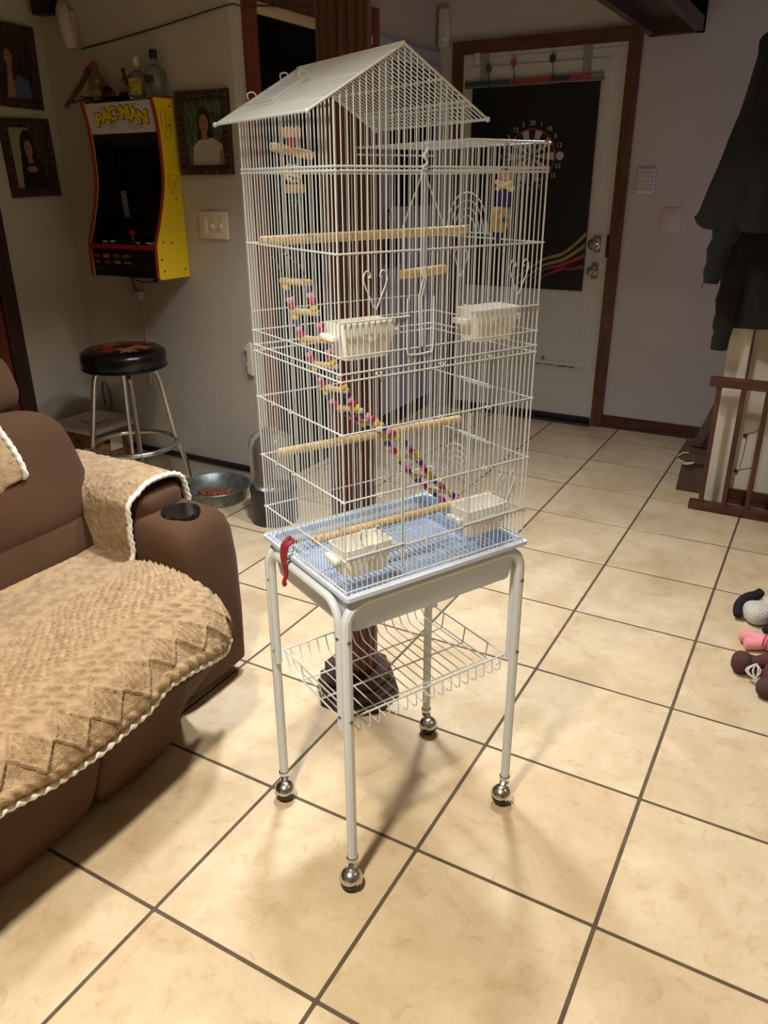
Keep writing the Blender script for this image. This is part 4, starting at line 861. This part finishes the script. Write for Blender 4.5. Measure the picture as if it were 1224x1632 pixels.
t = thing('wall_handset', 'cream wall-mounted device at the upper left corner', 'wall device', (-2.52, YB-.02, 1.914)); q = MB(); P = smoothpath([(-2.555, 1.58, 2.078), (-2.53, 1.555, 2.05), (-2.512, 1.55, 1.98), (-2.506, 1.56, 1.918)], 6); q.tube(P, [.026+.004*sin(k*pi/len(P)) for k in range(len(P))], 12); q.build('body', mat('cream_device', (190, 178, 160), .5), t)
q = MB(); q.rbox(-2.535, -2.50, 1.575, 1.598, 1.93, 2.06, .006); q.build('mount', mat('cream_device', (190, 178, 160), .5), t)
t = thing('wall_speaker', 'small black speaker high in the left corner', 'speaker', (-2.65, YB-.05, 2.05)); q = MB(); q.rbox(-2.705, -2.60, 1.535, 1.598, 2.055, 2.22, .008); q.build('box', BLKP, t); q = MB(); q.lathe([(.045, 0), (.045, .004), (.03, .002), (0, .006)], (-2.65, 1.535, 2.14), 20, 'Y'); q.build('cone', mat('speaker_cone', (34, 34, 34), .6), t)
q = MB(); q.tube(smoothpath([(-2.49, 1.594, 1.918), (-2.3, 1.594, 1.935), (-2.0, 1.594, 1.965), (-1.665, 1.594, 2.004), (-1.63, 1.66, 2.01), (-1.628, 2.2, 2.09)], 6), .0032, 6); tag(q.build('wall_cable', mat('dark_cable', (62, 52, 44), .7)), 'thin dark cable slung across the wall above the arcade', 'cable')
t = thing('motion_sensor', 'slim white sensor box high on the wall left of the door', 'sensor', (-1.655, YF-.06, 2.08)); q = MB(); q.loft([[(a, c, z) for a, c, _ in rrect(w__, .05, .012, 0, 4, (-1.612, YF-.026))] for z, w__ in ((2.075, .05), (2.08, .066), (2.16, .07), (2.25, .058), (2.262, .05))]); q.build('body', mat('sensor_white', (200, 192, 190), .3), t)
q = MB(); q.lathe([(.014, 0), (.012, .006), (0, .009)], (-1.606, YF-.051, 2.115), 14, 'Y'); q.build('lens', mat('sensor_lens', (220, 220, 225), .15), t)
t = thing('outlet_plate', 'crooked cream plate peeling off the wall beside the cage', 'wall plate', (-1.664, YB-.01, .57)); q = MB(); q.prism([(-1.688, .575), (-1.66, .565), (-1.662, .70), (-1.668, .715), (-1.69, .705), (-1.684, .69)], lambda a, c, d: (a, d, c), YB-.016, YB-.001); q.lathe([(.01, 0), (.01, .012), (.004, .012)], (-1.69, YB-.002, .685), 12, 'Y'); q.lathe([(.01, 0), (.01, .012), (.004, .012)], (-1.684, YB-.002, .615), 12, 'Y'); q.build('plate', IV, t)
t = thing('shoulder_bag', 'narrow black bag hanging on the pale half-glazed door', 'bag', (XS+.05, 2.79, .96)); q = MB(); q.super((XS+.062, 2.795, 1.02), (.03, .06, .085), .4, .5, 24, 16); q.build('body', BLKP, t); q = MB(); q.tube(smoothpath([(XS+.06, 2.755, 1.08), (XS+.045, 2.765, 1.2), (XS+.04, 2.79, 1.235), (XS+.045, 2.815, 1.2), (XS+.06, 2.835, 1.08)], 6), .006, 6); q.build('strap', BLKP, t)
# ------------------------------------------------------------------ dart mat on the back door
yp = YF-.035
dm = thing('dart_mat', 'black dartboard mat hung over the white back door', 'dart mat', (-1.06, yp, .79))
MATB = mat('mat_black', (14, 15, 18), .55); q = MB(); q.box(-1.425, -.697, yp, yp+.005, .79, 1.865); sheet = q.build('mat_sheet', MATB, dm, smooth=None)
q = MB(); q.tube([(-1.47, yp, 1.868), (-.68, yp, 1.868)], .007, 8); q.build('hanging_rod', mat('clear_rod', (150, 150, 150), .2, trans=.5), dm)
for x0, x1, c in ((-1.47, -1.2, (52, 76, 84)), (-1.2, -.97, (168, 60, 58)), (-.97, -.86, (86, 52, 76)), (-.86, -.75, (176, 60, 76)), (-.75, -.69, (130, 128, 130))):
    q = MB(); q.box(x0, x1, yp-.004, yp+.004, 1.86, 1.895); q.build('colour_band', mat('band_%d_%d' % (c[0], c[1]), c, .6), dm, smooth=None)
for x in (-1.36, -.78): q = MB(); q.box(x-.022, x+.022, yp+.004, yp+.009, 1.87, 2.03); q.box(x-.022, x+.022, yp+.004, YF-.02, 2.028, 2.033); q.build('door_strap', mat('strap_grey', (150, 146, 140), .7), dm, smooth=None)
q = MB(); q.rbox(-1.42, -1.385, yp-.01, yp+.012, 1.985, 2.035, .006); q.build('hook', WHITEP, dm)
BC_ = (-1.055, 1.505)
def sect(r0, r1, a0, a1, m_, nm, d=.0006):
    q = MB(); n = 4; P = [(BC_[0]+r1*sin(a0+(a1-a0)*k/n), BC_[1]+r1*cos(a0+(a1-a0)*k/n)) for k in range(n+1)]+[(BC_[0]+r0*sin(a1-(a1-a0)*k/n), BC_[1]+r0*cos(a1-(a1-a0)*k/n)) for k in range(n+1)]
    q.prism(P, lambda a, c, t: (a, t, c), yp-d, yp); return q.build(nm, m_, board, smooth=None)
q = MB(); q.prism([(BC_[0]+.152*cos(k*pi/20), BC_[1]+.152*sin(k*pi/20)) for k in range(40)], lambda a, c, t: (a, t, c), yp-.0003, yp+.001); board = q.build('dartboard_print', mat('board_black', (26, 24, 24), .6), dm, smooth=None)
SW = mat('segment_white', (188, 184, 182), .6); SB = mat('segment_black', (34, 28, 28), .6); SR = mat('segment_red', (150, 54, 56), .6); SGN = mat('segment_grey', (90, 92, 92), .6)
for k in range(20):
    a0 = (k-.5)*pi/10; a1 = a0+pi/10
    sect(.016, .083, a0, a1, SB if k % 2 == 0 else SW, 'segment'); sect(.091, .134, a0, a1, SB if k % 2 == 0 else SW, 'segment')
    sect(.083, .091, a0, a1, SR if k % 2 == 0 else SGN, 'ring_segment'); sect(.134, .142, a0, a1, SR, 'ring_segment')
sect(.0, .016, 0, 2*pi, SR, 'bullseye', .0009)
NUMS = [20, 1, 18, 4, 13, 6, 10, 15, 2, 17, 3, 19, 7, 16, 8, 11, 14, 9, 12, 5]
q = MB()
for k, nn in enumerate(NUMS):
    v, f = text(str(nn), .034); a = k*pi/10; q.add([(BC_[0]+.168*sin(a)+x, yp-.001-z, BC_[1]+.168*cos(a)+y) for x, y, z in v], f)
q.build('numerals', SW, board, smooth=None)
q = MB(); q.lathe([(.022, 0), (.022, .0006), (.017, .0006)], (BC_[0]+.168, yp, BC_[1]), 20, 'Y'); q.build('number_ring', SW, board)
def stripe(pts, w0, m_):
    P = smoothpath([(a, 0, c) for a, c in pts], 8); q = MB(); N = len(P); v = []
    for i, p in enumerate(P): ww = w0*(.35+.65*i/(N-1)); v += [(p.x, yp-.0008, p.z-ww), (p.x, yp-.0008, p.z+ww)]
    q.add(v, [(2*i, 2*i+2, 2*i+3, 2*i+1) for i in range(N-1)]); q.build('printed_stripe', m_, sheet, smooth=None)
GLD = mat('stripe_gold', (150, 136, 84), .6); RDS = mat('stripe_red', (160, 56, 70), .6)
stripe([(-1.12, .83), (-.95, .95), (-.82, .995), (-.70, 1.10)], .013, GLD); stripe([(-1.08, .815), (-.94, .92), (-.82, .96), (-.70, 1.04)], .013, GLD)
stripe([(-1.04, .81), (-.93, .90), (-.84, .925), (-.70, .985)], .011, RDS); stripe([(-.82, .905), (-.76, .912), (-.70, .925)], .009, RDS); stripe([(-1.0, .80), (-.93, .86), (-.86, .895), (-.80, .915)], .008, RDS)
for x, zt, c, lab in ((-1.325, 1.94, (96, 74, 66), 'dart with a brown flight, leftmost of three on the mat rod'), (-1.18, 1.962, (170, 92, 84), 'dart with a pinkish flight, middle of three on the mat rod'), (-.962, 1.968, (54, 58, 52), 'dart with a dark green flight, rightmost of three on the mat rod')):
    t = thing('dart', lab, 'dart', (x, yp-.012, zt-.10), 0, 'darts stuck along the mat rod'); q = MB(); q.tube([(x+.01, yp-.01, zt-.1), (x+.004, yp-.012, zt-.04), (x, yp-.014, zt)], [.003, .0028, .002], 6); q.build('shaft', mat('dart_steel', (90, 86, 84), .4, .8), t)
    for an in (0, pi/2):
        q = MB(); ax_ = Vector((cos(an+.5), sin(an+.5), 0)); P = [(-.016, .0), (-.018, .02), (0, .034), (.018, .02), (.016, 0), (0, -.014)]
        q.add([Vector((x, yp-.014, zt))+ax_*a+Vector((0, 0, c)) for a, c in P]+[Vector((x, yp-.014, zt))+ax_*a+Vector((0, 0, c))+Vector((-ax_.y, ax_.x, 0))*.001 for a, c in P], [(0, 1, 2, 3, 4, 5), (11, 10, 9, 8, 7, 6)]+[(i, (i+1) % 6, 6+(i+1) % 6, 6+i) for i in range(6)]); q.build('flight', mat('flight_%d' % c[0], c, .6) if False else mat('flight_%d_%d' % (int(x*-1000), int(zt*1000)), {-1.325: (96, 74, 66), -1.18: (170, 92, 84), -.962: (54, 58, 52)}[x], .6), t, smooth=None)
# ------------------------------------------------------------------ bar stool
SXc, SYc = -2.19, 1.325
st_ = thing('bar_stool', 'chrome bar stool with a round black padded seat below the arcade', 'stool', (SXc, SYc, 0))
q = MB(); q.lathe([(.15, .604), (.178, .606), (.188, .618), (.19, .655), (.186, .675), (.165, .688), (.1, .694), (0, .696)], (SXc, SYc, 0), 40); seat = q.build('seat', mat('black_vinyl_seat', (16, 15, 15), .25, spec=.5), st_, smooth=60)
pm = [mat('seat_red', (120, 34, 40), .5), mat('seat_orange', (150, 96, 50), .5)]
for k in range(7):                                        # printed flame shapes on the seat
    a = k*2*pi/7+.4; q = MB(); c_, s_ = cos(a), sin(a)
    P = [(.03, -.03), (.07, -.045), (.10, -.03), (.135, -.045), (.12, -.012), (.145, .0), (.12, .01), (.135, .04), (.09, .025), (.06, .045), (.055, .012)]
    q.add([(SXc+x*c_-y*s_, SYc+x*s_+y*c_, .0012+interp(sqrt(x*x+y*y), [(0, .696), (.1, .694), (.165, .688)])) for x, y in P], [tuple(range(len(P)))]); q.build('seat_print', pm[0 if k % 3 else 1], seat, smooth=None)
q = MB(); q.lathe([(.186, .602), (.191, .606), (.191, .612), (.186, .616)], (SXc, SYc, 0), 40); q.build('seat_band', mat('dark_band', (30, 30, 30), .25, .6), seat)
for k, a in enumerate((53, 143, 233, 323)):
    a = R_(a); P = smoothpath([(.02, .598), (.09, .598), (.125, .585), (.142, .55), (.155, .48), (.178, .33), (.195, .235), (.207, .19), (.232, .09), (.24, .015)], 5)
    q = MB(); q.tube([(SXc+p.x*cos(a), SYc+p.x*sin(a), p.y) for p in [Vector((r, z, 0)) for r, z, _ in [(p[0], p[1], 0) for p in [(pp.x, pp.y) for pp in P]]]], .0115, 12) if False else q.tube([(SXc+pp.x*cos(a), SYc+pp.x*sin(a), pp.y) for pp in P], .0115, 12)
    lg = q.build('leg', CHROME, st_, smooth=60)
    q = MB(); q.lathe([(.014, .001), (.015, .02), (.0125, .024)], (SXc+.24*cos(a), SYc+.24*sin(a), 0), 12); q.build('foot_cap', BLK, lg)
q = MB(); q.tube([(SXc+.196*cos(t*pi/24), SYc+.196*sin(t*pi/24), .235) for t in range(48)], .0115, 10, closed=True); q.build('foot_ring', CHROME, st_, smooth=60)
# ------------------------------------------------------------------ feed pan
px_, py_ = -1.79, 1.415
t = thing('feed_pan', 'wide galvanised metal pan of kibble beside the sofa arm', 'pan', (px_, py_, 0)); GAL = mat('galvanised', (140, 146, 144), .42, .75, rgb2=(104, 112, 112), vscale=30)
q = MB(); q.lathe([(.135, .001), (.158, .066), (.162, .069), (.16, .072), (.155, .069), (.133, .006), (0, .005)], (px_, py_, 0), 44); q.build('pan', GAL, t, smooth=40)
km_ = [MB().super((0, 0, 0), (.008, .0065, .004), .8, .8, 8, 6).mesh('kibble', mat('kibble_%d' % i, c, .8), 60) for i, c in enumerate(((126, 74, 42), (104, 58, 34), (146, 92, 54)))]
q = MB(); q.lathe([(.10, .006), (.09, .016), (.05, .024), (0, .027)], (px_-.005, py_-.01, 0), 24); q.build('kibble_heap', mat('kibble_bed', (96, 54, 32), .85, var=.4, vscale=120, bump=.6, bscale=150), t, smooth=60)
for k in range(230):
    r = .098*sqrt(random.random()); a = random.random()*2*pi; z = interp(r, [(0, .029), (.05, .026), (.09, .018), (.1, .011)])
    inst('kibble', km_[k % 3], t, (-.005+r*cos(a), -.01+r*sin(a), z), Matrix.Rotation(random.random()*3, 3, 'X').to_quaternion() @ Matrix.Rotation(random.random()*6, 3, 'Z').to_quaternion())
# ------------------------------------------------------------------ water dispenser
jx, jy = -1.395, 1.345
t = thing('pet_water_dispenser', 'clear upturned water bottle on a dark base behind the cage', 'water dispenser', (jx, jy, 0)); q = MB(); q.lathe([(.098, .001), (.102, .01), (.1, .13), (.104, .15), (.1, .165), (.09, .165), (.085, .14), (0, .14)], (jx, jy, 0), 32); q.build('base', mat('dark_slate_plastic', (42, 46, 50), .35), t, smooth=50)
q = MB(); q.lathe([(.05, .142), (.085, .16), (.093, .19), (.095, .35), (.085, .385), (.05, .402), (.034, .406), (.034, .42), (.03, .42), (.03, .404), (0, .400)], (jx, jy, 0), 32); q.build('bottle', mat('clear_plastic', (214, 214, 206), .12, trans=.92, ior=1.2), t, smooth=50)
q = MB(); q.lathe([(.036, .408), (.037, .418)], (jx, jy, 0), 24); q.build('neck_ring', mat('clear_plastic', (214, 214, 206), .12, trans=.92, ior=1.2), t)
# ------------------------------------------------------------------ storage bin of kibble
bx_c, by_c = -2.555, 1.41
t = thing('storage_bin', 'clear bin of dog food with a white lid in the corner', 'storage bin', (bx_c, by_c, 0))
def rr3(w_, d_, r, z): return [(x, y, z) for x, y, _ in rrect(w_, d_, r, 0, 5, (bx_c, by_c))]
q = MB(); q.loft([rr3(.26, .24, .04, .001), rr3(.27, .25, .04, .02), rr3(.29, .27, .04, .26), rr3(.284, .264, .04, .26), rr3(.262, .242, .04, .02)], True, True); q.build('tub', mat('bin_plastic', (150, 112, 82), .35, rgb2=(104, 70, 48), vscale=30), t, smooth=50)
q = MB(); q.loft([rr3(.305, .285, .045, .252), rr3(.312, .292, .045, .258), rr3(.312, .292, .045, .275), rr3(.30, .28, .045, .282), rr3(.25, .23, .04, .282), rr3(.24, .22, .04, .277)], False, True); lid = q.build('lid', mat('bin_lid_white', (206, 202, 192), .45), t, smooth=50)
q = MB(); q.rbox(bx_c-.06, bx_c+.06, by_c-.04, by_c+.04, .277, .286, .006); q.build('lid_handle', mat('bin_lid_white', (206, 202, 192), .45), lid)
q = MB(); q.box(bx_c+.06, bx_c+.1, by_c-.138, by_c-.136, .12, .18); q.add([(bx_c+.147, by_c-.05, .15), (bx_c+.147, by_c+.03, .15), (bx_c+.149, by_c+.03, .22), (bx_c+.149, by_c-.05, .22)], [(0, 1, 2, 3)]); q.build('label_sticker', mat('sticker_white', (196, 192, 184), .6), t, smooth=None)
BON = mat('bone_dark', (70, 46, 34), .7)
for k in range(14):
    q = MB(); z = .04+.2*random.random(); side = k % 2; u = (random.random()-.5)*.2
    c = Vector((bx_c+.148, by_c+u, z)) if side else Vector((bx_c+u, by_c-.138, z)); v = Vector((0, 1, 0)) if side else Vector((1, 0, 0)); v = (v+Vector((0, 0, random.random()-.5))).normalized()*.014
    q.tube([c-v, c-v*.6, c+v*.6, c+v], [.006, .0035, .0035, .006], 6); q.build('treat', BON, t)
q = MB(); q.tube(smoothpath([(-2.66, 1.58, .30), (-2.655, 1.575, .40), (-2.63, 1.57, .43), (-2.60, 1.565, .40), (-2.585, 1.56, .33), (-2.60, 1.56, .29)], 6), .006, 8); tag(q.build('wire_loop', mat('grey_wire', (120, 112, 100), .5, .5)), 'thin grey wire loop standing behind the storage bin', 'wire')
# ------------------------------------------------------------------ railing
t = thing('wooden_railing', 'low brown wooden railing with thin balusters at the right', 'railing', (.6, 2.36, 0))
q = MB(); q.rbox(.188, 1.3, 2.345, 2.385, .566, .606, .004); q.build('top_rail', BROWNW, t); q = MB(); q.rbox(.18, 1.3, 2.345, 2.385, .001, .042, .004); q.build('bottom_rail', BROWNW, t)
for k in range(11):
    x = .229+k*.0955; q = MB(); q.rbox(x-.01, x+.01, 2.352, 2.372, .04, .568, .002, 1); q.build('baluster', BROWNV, t)
# ------------------------------------------------------------------ torn carton behind the railing
t = thing('torn_carton', 'dark brown carton with torn pale edges behind the railing', 'carton', (.17, 2.66, 0)); CART = mat('dark_carton', (88, 68, 56), .7, var=.3, vscale=14); CARI = mat('carton_black', (40, 36, 35), .7); TORN = mat('torn_paper', (206, 188, 164), .8)
q = MB(); q.prism([(.088, .001), (.40, .001), (.40, .155), (.12, .15), (.10, .14), (.092, .07)], lambda a, c, d: (a, d, c), 2.565, 2.80); bd_ = q.build('box_body', CART, t, smooth=None)
q = MB(); q.prism([(.075, .17), (.10, .15), (.15, .152), (.40, .158), (.40, .20), (.17, .19), (.11, .196)], lambda a, c, d: (a, d, c), 2.545, 2.82); q.build('box_flap', CART, t, smooth=None)
q = MB(); q.prism([(.115, .20), (.40, .20), (.40, .41), (.205, .42), (.185, .412)], lambda a, c, d: (a, d, c), 2.66, 2.80); q.build('box_back', CART, t, smooth=None); q = MB(); q.prism([(.16, .215), (.39, .215), (.39, .34), (.205, .34)], lambda a, c, d: (a, d, c), 2.654, 2.66); q.build('inner_panel', CARI, t, smooth=None)
q = MB(); q.tube(smoothpath([(.078, 2.542, .176), (.10, 2.54, .196), (.125, 2.541, .2)], 3), .003, 5); q.tube(smoothpath([(.085, 2.542, .16), (.12, 2.541, .15), (.155, 2.541, .157), (.13, 2.541, .145), (.105, 2.541, .143)], 3), .0032, 5); q.build('torn_edge', TORN, t)
# ------------------------------------------------------------------ jackets hanging at the right
BLKJ = mat('black_jersey', (15, 15, 17), .8, var=.25, vscale=6, bump=.15, bscale=30, sheen=.1)
def garment(name, outline, y0, th, label, fold=3.0, extra=None):
    """outline: (z, xleft, xright) from top to bottom; a hollow hanging cloth body with rounded sections and folds"""
    t = thing(name, label, 'jacket', (outline[0][1], y0, outline[-1][0]), 0, 'dark jackets on the hook'); Z = smoothpath([(a, b_, c) for a, b_, c in outline], 5); rings = []
    for k, p in enumerate(Z):
        z, xl, xr = p; cx, hw_ = (xl+xr)/2, max((xr-xl)/2, .004); v = k/len(Z)
        rings.append([(cx+hw_*cos(a)*(1), y0+th*(.45+.55*min(1, v*3))*sin(a)*(1+.22*sin(fold*3*cos(a)+v*2.2))+.012*sin(cos(a)*fold*2+z*9), z+.006*sin(a*3+k)) for a in [2*pi*i/40 for i in range(40)]])
    q = MB(); q.loft(rings); q.build('body', BLKJ, t, smooth=70)
    if extra: extra(t)
    return t
def tubeg(t, name, pts, rad, mm=BLKJ, flat=.7):
    P = smoothpath(pts, 6); rr_ = [interp(i/(len(P)-1), [(k/(len(rad)-1), r) for k, r in enumerate(rad)]) for i in range(len(P))]
    q = MB(); q.tube(P, [r*(1+.10*sin(i*1.7)) for i, r in enumerate(rr_)], 16); q.build(name, mm, t, smooth=70)
def sleeveB(t):
    tubeg(t, 'sleeve', [(.24, 2.24, 1.5), (.19, 2.235, 1.25), (.155, 2.235, 1.12), (.146, 2.235, 1.0)], [.07, .055, .04, .030])
    q = MB(); q.tube([(.118, 2.235, 1.03), (.116, 2.232, .99), (.114, 2.23, .976)], .0022, 5); q.build('zip_pull', BRASS, t)
def sleeveC(t):
    tubeg(t, 'sleeve', [(.26, 2.385, 1.3), (.215, 2.385, 1.1), (.20, 2.38, .92), (.203, 2.375, .78)], [.05, .046, .042, .038]); q = MB(); q.tube([(.203, 2.375, .785), (.2, 2.375, .765), (.199, 2.375, .72)], [.034, .036, .034], 14); q.build('cuff', BLKJ, t, smooth=60)
garment('jacket', [(1.86, .215, .34), (1.82, .185, .40), (1.77, .185, .44), (1.60, .152, .47), (1.455, .114, .49), (1.29, .071, .5), (1.232, .052, .5), (1.20, .11, .5)], 2.235, .06, 'outermost black jacket with a flared side hanging above the railing', 3.0, sleeveB)
garment('jacket', [(1.75, .26, .48), (1.5, .22, .54), (1.2, .19, .58), (1.0, .19, .6), (.86, .22, .61), (.815, .235, .62)], 2.40, .04, 'inner black hoodie with ribbed cuff hanging over the white post', 4.0, sleeveC)
q = MB(); q.tube(smoothpath([(.36, 2.46, 1.9), (.36, 2.40, 1.9), (.36, 2.33, 1.88), (.36, 2.30, 1.9)], 5), .008, 8); q.rbox(.25, 1.0, 2.445, 2.4595, 1.87, 1.93, .003); tag(q.build('coat_rack', BROWNW), 'wooden coat rack holding the jackets, mostly out of view', 'coat rack')
# ------------------------------------------------------------------ plush toys on the floor
CRO = mat('white_knit', (214, 208, 196), .9, bump=.8, bscale=180); BLKF = mat('black_plush', (26, 24, 26), .9, bump=.4, bscale=200); PNK = mat('pink_plush', (232, 156, 160), .85, bump=.2, bscale=200); STRP = mat('striped_sock', (206, 130, 140), .85); REDS = mat('stripe_dark_pink', (176, 52, 76), .85); BRN = mat('brown_plush', (78, 50, 42), .85, bump=.3, bscale=180); TAN = mat('cream_cloth', (226, 214, 184), .85)
t = thing('plush_toy', 'white knit and black plush toy lying on the floor, farthest of three', 'plush toy', (.6, 1.40, 0), 0, 'plush toys on the floor'); 
q = MB(); q.super((.555, 1.425, .034), (.045, .05, .034), .8, .8, 24, 16, M=Matrix.Rotation(.5, 3, 'Z')); q.super((.60, 1.465, .045), (.04, .035, .038), .8, .8, 20, 14); q.build('head', CRO, t, smooth=70)
q = MB(); q.tube(smoothpath([(.50, 1.40, .02), (.497, 1.43, .038), (.512, 1.463, .055), (.54, 1.492, .062), (.553, 1.492, .082)], 6), [.014+.006*sin(k*pi/24) for k in range(25)], 12); q.build('ear', BLKF, t, smooth=70)
q = MB(); q.super((.66, 1.37, .055), (.07, .09, .054), .8, .8, 24, 16); q.build('body', BLKF, t, smooth=70)
q = MB(); q.tube(smoothpath([(.59, 1.33, .02), (.62, 1.36, .04), (.65, 1.39, .06)], 5), [.015]*11, 10); q.build('leg', BLKF, t, smooth=70)
t = thing('plush_toy', 'pink plush limbs in striped socks, middle of three on the floor', 'plush toy', (.6, 1.25, 0), 0, 'plush toys on the floor')
for P in ([(.525, 1.262, .026), (.56, 1.262, .028), (.595, 1.25, .03)], [(.542, 1.225, .020), (.565, 1.232, .022), (.595, 1.245, .026)]):
    q = MB(); S_ = smoothpath(P, 6); q.tube([S_[0]-(S_[1]-S_[0])*2.0]+S_, [.009]+[.021-.003*k/12 for k in range(len(S_))], 14); q.build('foot', PNK, t, smooth=70)
q = MB(); S_ = [Vector((.592+.0035*k, 1.248-.0008*k, .031)) for k in range(14)]; q.tube(S_, .025, 16); q.build('sock', STRP, t, smooth=70)
for k in range(5): q = MB(); q.tube([Vector((.594+.0095*k, 1.2475-.0022*k, .031)), Vector((.5985+.0095*k, 1.2465-.0022*k, .031))], .0256, 16); q.build('sock_stripe', REDS, t, smooth=None)
q = MB(); q.super((.69, 1.225, .045), (.055, .045, .044), .8, .8, 20, 14); q.build('body', PNK, t, smooth=70)
t = thing('plush_toy', 'brown plush toy with round feet and cream shirt, nearest of three', 'plush toy', (.62, 1.05, 0), 0, 'plush toys on the floor')
q = MB(); q.super((.545, 1.085, .034), (.03, .033, .033), .85, .85, 20, 14); q.build('foot', BRN, t, smooth=70); q = MB(); q.super((.628, .985, .03), (.034, .03, .029), .85, .85, 20, 14); q.build('foot', BRN, t, smooth=70)
q = MB(); q.tube(smoothpath([(.56, 1.088, .034), (.59, 1.10, .038), (.615, 1.115, .045), (.66, 1.12, .055)], 5), [.022]*16, 12); q.build('leg', mat('maroon_cloth', (86, 46, 42), .85), t, smooth=70)
q = MB(); q.super((.655, 1.045, .04), (.05, .055, .04), .75, .75, 20, 14); q.build('body', mat('maroon_cloth', (86, 46, 42), .85), t, smooth=70)
q = MB(); q.super((.668, 1.13, .062), (.045, .05, .03), .7, .7, 20, 14); q.build('shirt', TAN, t, smooth=70)
q = MB()
for k in range(6): a = k*.8; q.tube(smoothpath([(.585, 1.07, .05), (.58+.02*cos(a), 1.055-.01*k*.3, .035), (.582+.006*k, 1.03, .012)], 4), .0022, 5)
q.build('lace_tuft', mat('white_lace', (214, 208, 200), .9), t)
